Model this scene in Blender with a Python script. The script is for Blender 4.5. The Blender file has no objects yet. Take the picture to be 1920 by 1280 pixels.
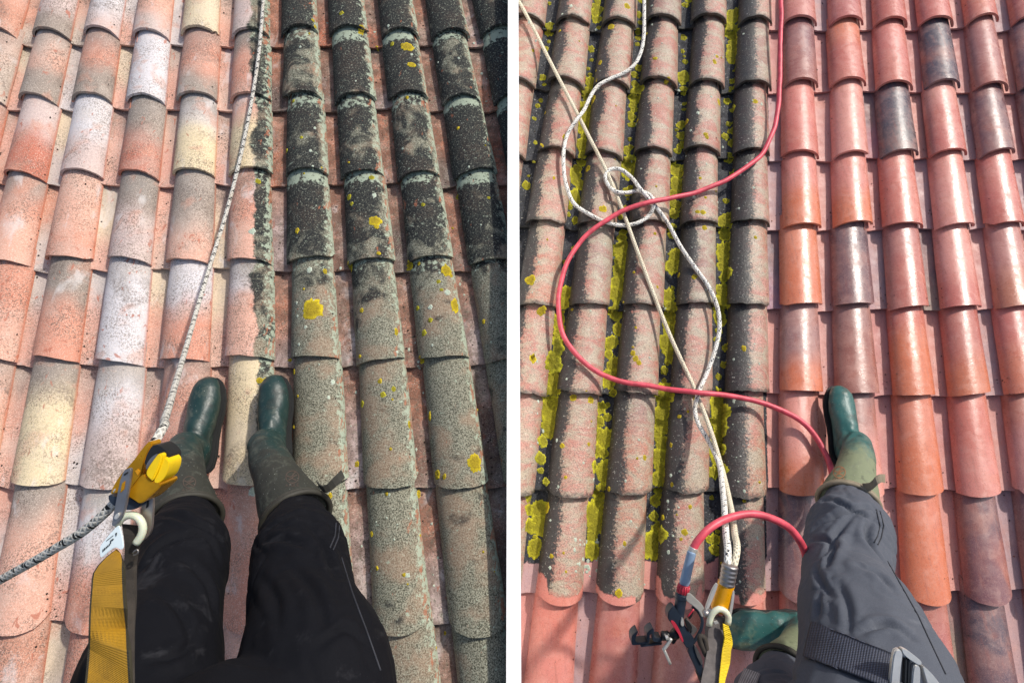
import bpy, bmesh, math, random
from mathutils import Vector, Matrix, noise as mnoise
from mathutils.bvhtree import BVHTree
from mathutils.kdtree import KDTree

random.seed(7)
SC = bpy.context.scene
COL = SC.collection
rad = math.radians

# ------------------------------------------------------------------ camera
F = 1100.0                       # focal length in pixels of a 1920 px wide frame
SLOPE = rad(15)
TILT = math.atan(F / 3500.0)     # angle between the view axis and the roof normal
THB = SLOPE + TILT
CAM = Vector((0, 0, 6.5))
EX = Vector((1, 0, 0))
BACK = Vector((0, -math.sin(THB), math.cos(THB)))
UP = Vector((0, math.cos(THB), math.sin(THB)))
ES = Vector((0, math.cos(SLOPE), math.sin(SLOPE)))      # up the slope
NN = Vector((0, -math.sin(SLOPE), math.cos(SLOPE)))     # roof normal
cd = bpy.data.cameras.new('camera'); cam = bpy.data.objects.new('camera', cd); COL.objects.link(cam)
cam.matrix_world = Matrix(((EX.x, UP.x, BACK.x, CAM.x), (EX.y, UP.y, BACK.y, CAM.y),
                           (EX.z, UP.z, BACK.z, CAM.z), (0, 0, 0, 1)))
cd.sensor_width = 36; cd.lens = 36 * F / 1920; cd.clip_start = 0.02; cd.clip_end = 3000
SC.camera = cam

# ------------------------------------------------------------------ light
SUN = (EX * 0.55 + UP * 0.66 + BACK * 0.51).normalized()     # direction towards the sun
w = bpy.data.worlds.new('World'); SC.world = w; w.use_nodes = True
nt = w.node_tree
sky = nt.nodes.new('ShaderNodeTexSky'); sky.sky_type = 'NISHITA'; sky.sun_disc = False
sky.sun_elevation = math.asin(SUN.z); sky.sun_rotation = math.atan2(SUN.x, SUN.y)
sky.air_density = 1.0; sky.dust_density = 3.0; sky.ozone_density = 0.6
nt.links.new(sky.outputs[0], nt.nodes['Background'].inputs[0])
nt.nodes['Background'].inputs[1].default_value = 0.13
sl = bpy.data.lights.new('sun', 'SUN'); sl.energy = 3.3; sl.angle = rad(2.2); sl.color = (1, 0.95, 0.87)
so = bpy.data.objects.new('sun', sl); COL.objects.link(so)
so.rotation_euler = SUN.to_track_quat('Z', 'Y').to_euler()
SC.view_settings.view_transform = 'Standard'; SC.view_settings.look = 'None'
SC.view_settings.exposure = 0.15; SC.view_settings.gamma = 1
SC.view_settings.use_curve_mapping = False

# ------------------------------------------------------------------ helpers
def P(px, py, z):
    return CAM + EX * ((px - 960) / F * z) - UP * ((py - 640) / F * z) - BACK * z

H_LEFT, H_RIGHT = 1.817, 2.18      # camera to the mid height of the tiles
BASE = 0.05
CA, SA = math.cos(TILT), math.sin(TILT)
def zroof(side, py, lift=0.0):
    h = (H_LEFT if side == 'L' else H_RIGHT) - lift
    return h / (CA + SA * (py - 640) / F)
def R(side, px, py, lift=0.0):     # point above the roof's mid-tile surface
    return P(px, py, zroof(side, py, lift))
def plane_xs(side, px, py):
    z = zroof(side, py)
    return (px - 960) / F * z, -CA * ((py - 640) / F * z) + SA * z
def W(side, x, s, h):              # plane coordinates to world (h above roof base)
    hh = (H_LEFT if side == 'L' else H_RIGHT) + BASE
    return CAM - NN * hh + EX * x + ES * s + NN * h

def srgb(r, g, b):
    f = lambda c: (c / 255 / 12.92) if c <= 10.3 else ((c / 255 + 0.055) / 1.055) ** 2.4
    return (f(r), f(g), f(b), 1)

def lerp(a, b, t): return a + (b - a) * t
def clamp(x, a=0.0, b=1.0): return max(a, min(b, x))
def sstep(a, b, x):
    t = clamp((x - a) / (b - a)); return t * t * (3 - 2 * t)

def set_parent(o, p):
    o.parent = p
    if p is not None:
        o.matrix_parent_inverse = p.matrix_basis.inverted() if p.parent is None else (p.matrix_parent_inverse.inverted() @ Matrix()) if False else Matrix.Translation(-p_world(p))
def p_world(p):
    v = Vector((0, 0, 0))
    if p.parent is None: return Vector(p.location)
    return Vector((0, 0, 0))
def link(name, me, mat=None, parent=None, smooth=False):
    o = bpy.data.objects.new(name, me); COL.objects.link(o)
    if mat is not None: me.materials.append(mat)
    if smooth: me.polygons.foreach_set('use_smooth', [True] * len(me.polygons))
    if parent is not None:
        o.parent = parent
        o.matrix_parent_inverse = Matrix.Translation(-p_world(parent))
    return o
def thing(name, loc, label, cat, group=None):
    o = bpy.data.objects.new(name, None); COL.objects.link(o); o.location = loc
    o.empty_display_size = 0.05
    tag(o, label, cat, group); return o
def tag(o, label, cat, group=None):
    o['label'] = label; o['category'] = cat
    if group: o['group'] = group
    return o

# ------------------------------------------------------------------ shader kit
class NT:
    def __init__(self, name):
        self.m = bpy.data.materials.new(name); self.m.use_nodes = True
        self.t = self.m.node_tree; self.b = self.t.nodes['Principled BSDF']
        self.pos = self.n('ShaderNodeNewGeometry').outputs['Position']
    def n(self, ty): return self.t.nodes.new(ty)
    def put(self, sock, v):
        if isinstance(v, bpy.types.NodeSocket): self.t.links.new(v, sock)
        elif v is not None:
            try: sock.default_value = v
            except Exception: sock.default_value = tuple(v)[:3]
    def noise(self, sc, det=3, rough=0.55, vec=None, dist=0, col=False):
        n = self.n('ShaderNodeTexNoise'); self.put(n.inputs['Vector'], vec or self.pos)
        n.inputs['Scale'].default_value = sc; n.inputs['Detail'].default_value = det
        n.inputs['Roughness'].default_value = rough; n.inputs['Distortion'].default_value = dist
        return n.outputs['Color' if col else 'Fac']
    def voro(self, sc, vec=None, feat='F1'):
        n = self.n('ShaderNodeTexVoronoi'); n.feature = feat
        self.put(n.inputs['Vector'], vec or self.pos); n.inputs['Scale'].default_value = sc
        return n.outputs['Distance']
    def rmp(self, v, lo, hi, a=0.0, b=1.0):
        n = self.n('ShaderNodeMapRange'); n.interpolation_type = 'SMOOTHSTEP'; n.clamp = True
        self.put(n.inputs['Value'], v); self.put(n.inputs['From Min'], lo); self.put(n.inputs['From Max'], hi)
        n.inputs['To Min'].default_value = a; n.inputs['To Max'].default_value = b
        return n.outputs['Result']
    def ma(self, op, a, b=None, c=None):
        n = self.n('ShaderNodeMath'); n.operation = op
        self.put(n.inputs[0], a)
        if b is not None: self.put(n.inputs[1], b)
        if c is not None: self.put(n.inputs[2], c)
        return n.outputs[0]
    def mul(self, a, b): return self.ma('MULTIPLY', a, b)
    def add(self, a, b): return self.ma('ADD', a, b)
    def mix(self, f, a, b, mode='MIX'):
        n = self.n('ShaderNodeMix'); n.data_type = 'RGBA'; n.blend_type = mode
        self.put(n.inputs['Factor'], f); self.put(n.inputs['A'], a) if False else None
        self.put(n.inputs[6], a); self.put(n.inputs[7], b)
        return n.outputs[2]
    def att(self, name, out='Fac'):
        n = self.n('ShaderNodeAttribute'); n.attribute_name = name
        return n.outputs[out]
    def xyz(self, v):
        n = self.n('ShaderNodeSeparateXYZ'); self.put(n.inputs[0], v); return n.outputs
    def comb(self, x, y, z):
        n = self.n('ShaderNodeCombineXYZ')
        for i, v in enumerate((x, y, z)): self.put(n.inputs[i], v)
        return n.outputs[0]
    def mapv(self, vec, scale=(1, 1, 1), loc=None):
        n = self.n('ShaderNodeMapping'); self.put(n.inputs['Vector'], vec or self.pos)
        n.inputs['Scale'].default_value = scale
        if loc is not None: self.put(n.inputs['Location'], loc)
        return n.outputs[0]
    def uv(self):
        n = self.n('ShaderNodeUVMap'); return n.outputs[0]
    def bump(self, h, strength=0.3, dist=0.002, prev=None):
        n = self.n('ShaderNodeBump'); n.inputs['Strength'].default_value = strength
        n.inputs['Distance'].default_value = dist; self.put(n.inputs['Height'], h)
        if prev is not None: self.put(n.inputs['Normal'], prev)
        return n.outputs[0]
    def done(self, col=None, rough=None, normal=None, metal=None, **kw):
        if col is not None: self.put(self.b.inputs['Base Color'], col)
        if rough is not None: self.put(self.b.inputs['Roughness'], rough)
        if normal is not None: self.put(self.b.inputs['Normal'], normal)
        if metal is not None: self.put(self.b.inputs['Metallic'], metal)
        for k, v in kw.items(): self.put(self.b.inputs[k.replace('_', ' ')], v)
        return self.m

def plain(name, col, rough=0.5, metal=0.0, var=0.25, bscale=400, bstr=0.15, scale=30, **kw):
    t = NT(name)
    n1 = t.noise(scale, 4)
    dark = tuple(c * (1 - var) for c in col[:3]) + (1,)
    c = t.mix(t.rmp(n1, 0.3, 0.7), col, dark)
    r = t.add(t.mul(t.noise(scale * 3, 3), 0.25), rough - 0.12)
    return t.done(c, r, t.bump(t.noise(bscale, 3), bstr, 0.001), metal, **kw)

# ---- roof clay of the left roof: washed tiles on one side, grown over on the other
def mat_left():
    t = NT('weathered_clay_left')
    col = t.att('col', 'Color'); al = t.xyz(t.att('al', 'Vector')); a, l, rnd = al[0], al[1], al[2]
    off = t.comb(t.mul(rnd, 31.0), t.mul(rnd, 17.0), t.mul(rnd, 23.0))
    pv = t.mapv(None, (1, 1, 1), off)
    dirt = t.att('dirt'); blk = t.att('blk')
    # washed clay
    grey = srgb(196, 184, 172)
    c = t.mix(t.mul(t.rmp(t.noise(7, 3, vec=pv), 0.45, 0.7), 0.35), col, grey)
    c = t.mix(t.mul(t.rmp(t.noise(11, 3, vec=pv, dist=0.5), 0.55, 0.7), 0.5), c, srgb(200, 146, 124))
    grain = t.mix(0.45, t.noise(330, 2, 0.6), t.noise(150, 3, 0.65))
    spm = t.rmp(t.noise(8, 2, vec=pv), 0.35, 0.65, 0.25, 1.0)
    sp = t.mul(t.rmp(grain, 0.49, 0.56), spm)
    c = t.mix(t.mul(sp, 0.8), c, srgb(98, 84, 74))
    c = t.mix(t.mul(t.rmp(t.noise(330, 2, 0.6, vec=pv), 0.57, 0.64), 0.45), c, srgb(240, 222, 205))
    scr = t.mul(t.rmp(t.noise(46, 3, 0.5, vec=t.mapv(pv, (1, 0.55, 1)), dist=0.8), 0.63, 0.66),
                t.rmp(t.noise(9, 2, vec=pv), 0.5, 0.62))
    c = t.mix(t.mul(scr, 0.75), c, srgb(172, 106, 86))
    pit = t.rmp(t.voro(60, pv), 0.16, 0.1)
    pit = t.mul(pit, t.rmp(t.noise(14, 2, vec=pv), 0.5, 0.6))
    c = t.mix(t.mul(pit, 0.55), c, srgb(112, 94, 84))
    st = t.mul(t.rmp(t.noise(5.5, 4, 0.6, vec=pv, dist=0.9), 0.56, 0.68), t.rmp(t.noise(120, 3, 0.7), 0.36, 0.6))
    c = t.mix(t.mul(st, 0.6), c, srgb(104, 92, 84))
    wh = t.rmp(t.noise(8, 4, 0.6, vec=t.mapv(pv, (1.4, 0.7, 1)), dist=0.5), 0.58, 0.7)
    c = t.mix(t.mul(wh, 0.45), c, srgb(218, 214, 212))
    edge = t.rmp(t.ma('ABSOLUTE', a), 0.84, 0.99)
    c = t.mix(t.mul(edge, 0.6), c, srgb(186, 108, 78))
    # growth
    g = t.noise(150, 4, 0.7)
    d = t.mix(t.rmp(t.noise(260, 3, 0.7), 0.38, 0.62), srgb(66, 66, 55), srgb(154, 152, 134))
    d = t.mix(t.mul(t.rmp(t.noise(9, 3, vec=pv), 0.45, 0.65), 0.45), d, srgb(158, 128, 106))
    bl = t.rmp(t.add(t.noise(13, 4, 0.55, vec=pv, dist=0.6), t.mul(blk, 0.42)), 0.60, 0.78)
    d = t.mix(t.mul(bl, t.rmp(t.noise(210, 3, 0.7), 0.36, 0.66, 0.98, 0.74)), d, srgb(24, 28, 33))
    ws = t.rmp(t.noise(170, 3, 0.65, vec=pv), 0.6, 0.66)
    d = t.mix(t.mul(ws, 0.6), d, srgb(176, 180, 162))
    fl = t.rmp(a, 0.30, 0.85)
    endm = t.ma('MAXIMUM', fl, t.mul(t.rmp(l, 0.70, 0.80), t.mul(blk, 1.2)))
    li = t.mul(t.rmp(t.add(t.noise(60, 5, 0.75, vec=pv), t.mul(endm, 0.18)), 0.61, 0.68), 0.85)
    d = t.mix(li, d, srgb(164, 176, 156))
    og = t.rmp(t.add(t.noise(38, 4, 0.7, vec=t.mapv(pv, (1, 0.4, 1))), t.mul(fl, 0.13)), 0.66, 0.71)
    d = t.mix(t.mul(og, 0.7), d, srgb(160, 98, 72))
    mk = t.rmp(t.add(dirt, t.mul(t.add(t.noise(70, 4, 0.7), -0.5), 0.55)), 0.42, 0.58)
    cc = t.mix(mk, c, d)
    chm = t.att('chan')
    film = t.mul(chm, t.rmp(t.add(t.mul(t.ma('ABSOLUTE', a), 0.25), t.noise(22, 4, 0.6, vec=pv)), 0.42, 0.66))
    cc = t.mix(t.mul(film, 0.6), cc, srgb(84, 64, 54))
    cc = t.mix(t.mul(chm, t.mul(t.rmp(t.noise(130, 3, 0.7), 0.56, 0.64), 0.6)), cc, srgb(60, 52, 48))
    hgt = t.add(t.mul(grain, 0.6), t.mul(g, 0.5))
    nrm = t.bump(hgt, 0.45, 0.0025)
    return t.done(cc, 0.88, nrm, Specular_IOR_Level=0.25)

def mat_right():
    t = NT('clay_right')
    col = t.att('col', 'Color'); al = t.xyz(t.att('al', 'Vector')); a, l, rnd = al[0], al[1], al[2]
    off = t.comb(t.mul(rnd, 31.0), t.mul(rnd, 17.0), t.mul(rnd, 23.0))
    pv = t.mapv(None, (1, 1, 1), off)
    dirt = t.att('dirt'); blk = t.att('blk')
    c = t.mix(t.mul(t.rmp(t.noise(9, 3, vec=pv), 0.4, 0.7), 0.25), col, srgb(210, 152, 132))
    c = t.mix(t.mul(t.rmp(t.noise(6, 3, vec=pv, dist=0.4), 0.55, 0.72), 0.3), c, srgb(194, 112, 80))
    c = t.mix(t.mul(t.rmp(t.noise(240, 3, 0.7), 0.57, 0.66), 0.5), c, srgb(110, 62, 56))
    c = t.mix(t.mul(t.rmp(t.voro(75, pv), 0.11, 0.05), t.rmp(t.noise(12, 2, vec=pv), 0.45, 0.6)), c, srgb(70, 46, 42))
    drip = t.noise(60, 4, 0.6, vec=t.mapv(pv, (1.6, 0.18, 0.18)))
    c = t.mix(t.mul(t.rmp(drip, 0.52, 0.7), 0.35), c, srgb(150, 92, 82))
    dust = t.rmp(t.noise(24, 5, 0.7, vec=pv, dist=0.5), 0.48, 0.66)
    c = t.mix(t.mul(dust, 0.13), c, srgb(220, 178, 164))
    c = t.mix(t.mul(t.rmp(t.noise(420, 2, 0.7), 0.55, 0.63), 0.3), c, srgb(224, 178, 160))
    # old
    strk = t.noise(13, 5, 0.7, vec=t.mapv(pv, (0.8, 1.5, 1.5)), dist=0.5)
    d = t.mix(t.mul(t.rmp(strk, 0.36, 0.62), 0.84), t.mix(0.42, c, srgb(146, 108, 90)), srgb(172, 164, 142))
    d = t.mix(t.mul(t.rmp(t.noise(290, 3, 0.7), 0.5, 0.6), 0.7), d, srgb(72, 64, 56))
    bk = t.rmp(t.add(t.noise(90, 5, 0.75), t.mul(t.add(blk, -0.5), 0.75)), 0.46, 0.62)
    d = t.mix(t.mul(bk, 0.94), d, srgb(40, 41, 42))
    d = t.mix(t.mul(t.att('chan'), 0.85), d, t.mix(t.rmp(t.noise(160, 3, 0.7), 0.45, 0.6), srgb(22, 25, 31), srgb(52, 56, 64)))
    d = t.mix(t.mul(t.rmp(t.noise(120, 4, 0.7, vec=pv), 0.62, 0.67), 0.75), d, srgb(200, 198, 186))
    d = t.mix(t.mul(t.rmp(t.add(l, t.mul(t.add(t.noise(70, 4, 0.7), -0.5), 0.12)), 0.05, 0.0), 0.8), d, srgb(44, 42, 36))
    mk = t.rmp(t.add(dirt, t.mul(t.add(t.noise(60, 4, 0.7), -0.5), 0.4)), 0.44, 0.56)
    cc = t.mix(mk, c, d)
    rg = t.rmp(mk, 0, 1, 0.0, 0.15)
    rough = t.add(t.add(t.add(t.mul(t.rmp(t.noise(28, 5, 0.7, vec=pv), 0.3, 0.7), 0.26), 0.15), t.add(t.mul(t.att('chan'), 0.33), t.mul(dust, 0.12))), rg)
    h1 = t.noise(330, 3, 0.6); h2 = t.noise(34, 2)
    nrm = t.bump(t.add(t.mul(h1, 0.35), t.add(t.mul(h2, 0.5), t.mul(t.mul(mk, t.noise(130, 4, 0.7)), 1.8))), 0.5, 0.003)
    return t.done(cc, rough, nrm, Specular_IOR_Level=0.55)

def mat_lichen(name, c_in, c_rim):
    t = NT(name); r = t.att('r')
    n = t.noise(230, 4, 0.7)
    c = t.mix(t.rmp(t.add(r, t.mul(t.add(n, -0.5), 0.5)), 0.55, 0.85), c_in, c_rim)
    c = t.mix(t.mul(t.rmp(t.noise(12, 2), 0.4, 0.6), 0.35), c, tuple(x * 0.6 for x in c_in[:3]) + (1,))
    c = t.mix(t.mul(t.rmp(n, 0.5, 0.6), 0.6), c, tuple(x * 0.45 for x in c_in[:3]) + (1,))
    return t.done(c, 0.9, t.bump(n, 0.8, 0.004))

def mat_rope(name, base, tick, period, ntick, fat):
    t = NT(name); uv = t.xyz(t.uv()); u, v = uv[0], uv[1]
    ph = t.mul(u, 1 / period)
    fr = t.ma('FRACT', ph)
    along = t.mul(t.ma('LESS_THAN', fr, 0.42), t.ma('GREATER_THAN', t.ma('FRACT', t.mul(fr, 4.8)), 0.3))
    ang = t.ma('FRACT', t.add(t.mul(v, float(ntick)), t.mul(u, 1.3 / period)))
    dash = t.mul(along, t.ma('LESS_THAN', t.ma('ABSOLUTE', t.add(ang, -0.5)), fat))
    s1 = t.ma('SINE', t.mul(t.add(t.mul(u, 1 / 0.014), t.mul(v, 5.0)), 6.2832))
    s2 = t.ma('SINE', t.mul(t.add(t.mul(u, 1 / 0.014), t.mul(v, -5.0)), 6.2832))
    br = t.add(t.ma('MAXIMUM', s1, s2), -0.6)
    c = t.mix(t.rmp(br, -0.7, 0.1, 0.45, 0.0), base, srgb(96, 92, 84))
    c = t.mix(t.mul(t.rmp(t.noise(500, 2, 0.7), 0.56, 0.66), 0.35), c, srgb(120, 116, 108))
    c = t.mix(t.rmp(t.noise(18, 3), 0.5, 0.75, 0, 0.35), c, srgb(170, 150, 118))
    c = t.mix(dash, c, tick)
    return t.done(c, 0.85, t.bump(br, 0.6, 0.0015))

def mat_web(name, base, lines=90.0, cross=14.0, dk=0.45, edge=None):
    t = NT(name); uv = t.xyz(t.uv()); u, v = uv[0], uv[1]
    s1 = t.ma('SINE', t.mul(u, lines * 6.2832)); s2 = t.ma('SINE', t.mul(t.add(t.mul(v, cross), t.mul(u, lines * 0.5)), 6.2832))
    h = t.add(t.mul(s1, 0.5), t.mul(s2, 0.5))
    dark = tuple(x * dk for x in base[:3]) + (1,)
    c = t.mix(t.rmp(h, -0.5, 0.6), dark, base)
    c = t.mix(t.rmp(t.noise(16, 4, 0.6, dist=0.5), 0.42, 0.68, 0, 0.55), c, tuple(x * 0.42 for x in base[:3]) + (1,))
    if edge is not None:
        e = t.rmp(t.ma('ABSOLUTE', t.add(v, -0.5)), 0.44, 0.46)
        c = t.mix(e, c, edge)
    return t.done(c, 0.72, t.bump(h, 0.5, 0.002))

def mat_cloth(name, base, dust, amt):
    t = NT(name)
    n = t.noise(700, 2, 0.6)
    c = t.mix(t.rmp(n, 0.35, 0.65), base, tuple(x * 0.75 for x in base[:3]) + (1,))
    c = t.mix(t.mul(t.rmp(t.noise(16, 5, 0.65, dist=0.6), 0.58, 0.75), amt), c, dust)
    c = t.mix(t.mul(t.rmp(t.voro(90), 0.07, 0.03), amt * 1.6 if amt < 0.6 else 0.9), c, dust)
    nr = t.bump(n, 0.25, 0.0008)
    return t.done(c, 0.82, nr, Specular_IOR_Level=0.15)

def mat_rubber(name, rubber, dusty):
    t = NT(name); l = t.att('hgt')
    n = t.noise(26, 4, 0.6, dist=0.7)
    k = t.rmp(t.add(l, t.mul(t.add(n, -0.5), 0.7)), 0.28, 0.62)
    c = t.mix(k, rubber, dusty)
    c = t.mix(t.mul(t.rmp(t.noise(30, 5, 0.7, dist=0.6), 0.5, 0.68), 0.4), c, srgb(96, 100, 88))
    c = t.mix(t.mul(t.rmp(t.noise(13, 5, 0.7), 0.52, 0.6), 0.45), c, srgb(34, 36, 32))
    c = t.mix(t.rmp(t.voro(110), 0.09, 0.05), c, srgb(190, 196, 186))
    r = t.add(t.rmp(k, 0, 1, 0.34, 0.66), t.mul(t.noise(60, 3), 0.18))
    return t.done(c, r, t.bump(t.add(t.noise(90, 3), t.mul(t.noise(22, 4, 0.6, dist=1.2), 1.5)), 0.3, 0.003))

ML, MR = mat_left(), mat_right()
M_lich_y = mat_lichen('yellow_lichen', srgb(168, 146, 22), srgb(218, 194, 26))
M_lich_m = mat_lichen('olive_moss', srgb(146, 138, 22), srgb(204, 196, 40))
M_lich_w = mat_lichen('pale_lichen', srgb(186, 200, 180), srgb(210, 216, 200))
M_deck = plain('dark_roof_felt', srgb(40, 34, 32), 0.9)
M_white = plain('divider_white', srgb(246, 246, 245), 0.6, var=0.03, bstr=0.05)

# ------------------------------------------------------------------ ground and roofs
def grid_plane(name, size, z, mat):
    me = bpy.data.meshes.new(name)
    me.from_pydata([(-size, -size, z), (size, -size, z), (size, size, z), (-size, size, z)], [], [(0, 1, 2, 3)])
    o = link(name, me, mat); o['kind'] = 'structure'; return o
tg = NT('dry_ground')
grid_plane('ground', 1500, 0.0, tg.done(tg.mix(tg.rmp(tg.noise(0.7, 6), 0.35, 0.65), srgb(126, 118, 92), srgb(92, 98, 62)), 0.95))

def box_mesh(name, pts8):
    me = bpy.data.meshes.new(name)
    me.from_pydata(pts8, [], [(0, 3, 2, 1), (4, 5, 6, 7), (0, 1, 5, 4), (1, 2, 6, 5), (2, 3, 7, 6), (3, 0, 4, 7)])
    return me

DIVIDER_X0, DIVIDER_X1 = -0.0152, 0.0243
def roof_base(side, x0, x1, s0, s1):
    pts = [W(side, x0, s0, -0.09), W(side, x1, s0, -0.09), W(side, x1, s1, -0.09), W(side, x0, s1, -0.09),
           W(side, x0, s0, -0.012), W(side, x1, s0, -0.012), W(side, x1, s1, -0.012), W(side, x0, s1, -0.012)]
    o = link('roof', box_mesh('roof', pts), M_deck); o['kind'] = 'structure'; return o
roofL = roof_base('L', -2.9, DIVIDER_X0, -2.0, 2.7)
roofR = roof_base('R', DIVIDER_X1, 3.2, -2.3, 3.2)
roofL['label'] = 'half washed clay tile roof on the left of the white strip'
roofR['label'] = 'half washed red clay tile roof on the right of the white strip'
for o_, (xa, xb, sa, sb, sd) in ((None, (DIVIDER_X0, DIVIDER_X1, -2.0, 2.7, 'L')),):
    pts = [W('L', xa, sa, -0.62), W('L', xb, sa, -0.62), W('L', xb, sb, -0.62), W('L', xa, sb, -0.62),
           W('L', xa, sa, 0.135), W('L', xb, sa, 0.135), W('L', xb, sb, 0.135), W('L', xa, sb, 0.135)]
    wl = link('added_divider_strip', box_mesh('added_divider_strip', pts), M_white)  # white divider added between the two roofs, not a wall of the place
    tag(wl, 'narrow straight white divider strip added between the two tiled roofs', 'divider')

ROOF = {
    'L': dict(xa=470., ya=-1950., k0=-0.0025, dk=0.0468, js=range(-8, 6), lean=0.16, chan_off=17,
              ends=[-260, -150, -47, 64, 186, 327, 487, 671, 898, 1155, 1461, 1836]),
    'R': dict(xa=1480., ya=-3040., k0=0.0074, dk=0.0278, js=range(-7, 8), lean=-0.16, chan_off=4,
              ends=[-270, -165, -65, 45, 163, 290, 421, 573, 735, 916, 1110, 1315, 1547]),
}
NA, NL = 16, 10
roof_verts, roof_faces = [], []         # outer surfaces, for draping things on the tiles

CLAY_L = [srgb(204, 152, 132), srgb(212, 164, 146), srgb(198, 190, 188), srgb(208, 190, 164), srgb(202, 154, 138),
          srgb(188, 176, 170), srgb(206, 168, 150), srgb(196, 142, 120), srgb(186, 170, 156), srgb(204, 158, 142)]
CLAY_R = [srgb(194, 112, 98), srgb(204, 130, 118), srgb(196, 116, 106), srgb(200, 118, 92), srgb(184, 102, 90), srgb(208, 142, 130), srgb(202, 126, 114), srgb(188, 106, 96)]
SLATE = srgb(76, 74, 84)
slate_R = {(6, 4): .85, (5, 3): .7, (6, 7): .8, (5, 9): .7, (2, 7): .35, (0, 3): .4, (4, 4): .45, (4, 10): .75, (2, 11): .4, (4, 9): .35, (6, 6): .5, (5, 6): .45, (2, 2): .5, (4, 7): .3, (1, 10): .35,
           (3, 4): 1, (2, 5): 1, (4, 5): .8, (0, 4): .7, (1, 7): .92, (5, 4): .85, (5, 5): .95, (6, 5): .8, (3, 10): .85,
           (3, 11): .95, (0, 10): .95, (-2, 11): .45, (-3, 11): .3, (4, 11): .5, (1, 3): .3, (6, 3): .4, (3, 8): .15}
orange_R = {(0, 6), (0, 7), (0, 8), (0, 9), (1, 8), (2, 8), (1, 6), (3, 8), (-1, 4), (2, 10), (2, 9)}

LS, LP, LW, LG, LC, LR, LK = (srgb(204, 142, 120), srgb(214, 166, 146), srgb(210, 206, 208), srgb(150, 138, 128), srgb(218, 200, 164),
                              srgb(186, 114, 94), srgb(200, 180, 174))
table_L = {(-4, 4): (LP, LG), (-4, 5): (LK, LR), (-4, 6): (LS, LP), (-4, 3): (LK, LG), (-3, 3): (LW, LK), (-3, 4): (LS, LG), (-3, 5): (LW, LK), (-3, 6): (LP, LS), (-3, 7): (LG, LS),
           (-3, 8): (LG, LC), (-3, 9): (LG, LP), (-2, 3): (LP, LK), (-2, 4): (LW, LW), (-2, 5): (LG, LR), (-2, 6): (LG, LK), (-2, 7): (LW, LW), (-2, 8): (LW, LK), (-2, 9): (LW, LS), (-2, 10): (LS, LS),
           (-1, 3): (LC, LC), (-1, 4): (LS, LG), (-1, 5): (LW, LC), (-1, 6): (LG, LP), (-1, 7): (LW, LS), (-1, 8): (LS, LS), (-1, 9): (LP, LC), (0, 3): (LP, LK), (0, 4): (LG, LS), (0, 5): (LP, LC), (0, 6): (LS, LP),
           (0, 7): (LW, LP), (0, 8): (LC, LC), (0, 9): (LS, LS), (0, 10): (LP, LP), (-5, 5): (LS, LR), (-5, 6): (LP, LP), (-5, 7): (LP, LS), (-4, 7): (LS, LP), (-4, 8): (LP, LC), (-4, 9): (LG, LP)}

def noise3(x, y, z): return mnoise.noise(Vector((x, y, z)))

def dirt_of(side, kind, px, py, a, l, j):
    """how much growth covers this spot, from where the roof has been washed"""
    if side == 'L':
        bx = 474 + 0.01 * (py - 600) + 14 * noise3(py * 0.02, 3.1, 0) + 7 * noise3(py * 0.07, 9.1, 0)
        if kind == 'cover': return clamp(0.5 + (px - bx) / 26.0)
        return clamp(0.5 + (px - 500) / 30.0) * 0.42 if px < 660 else 0.44
    bx = 1447
    d = clamp(0.5 + (bx - px) / 16.0)
    if j == 0: d = 0
    lim = 1093 + 24 * noise3(px * 0.02, 1.7, 0) + 14 * noise3(px * 0.06, 4.0, 0)
    if kind == 'channel': lim = 1055 + 20 * noise3(px * 0.05, 7.7, 0)
    d *= clamp(0.5 + (lim - py) / 10.0)
    return d

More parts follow.
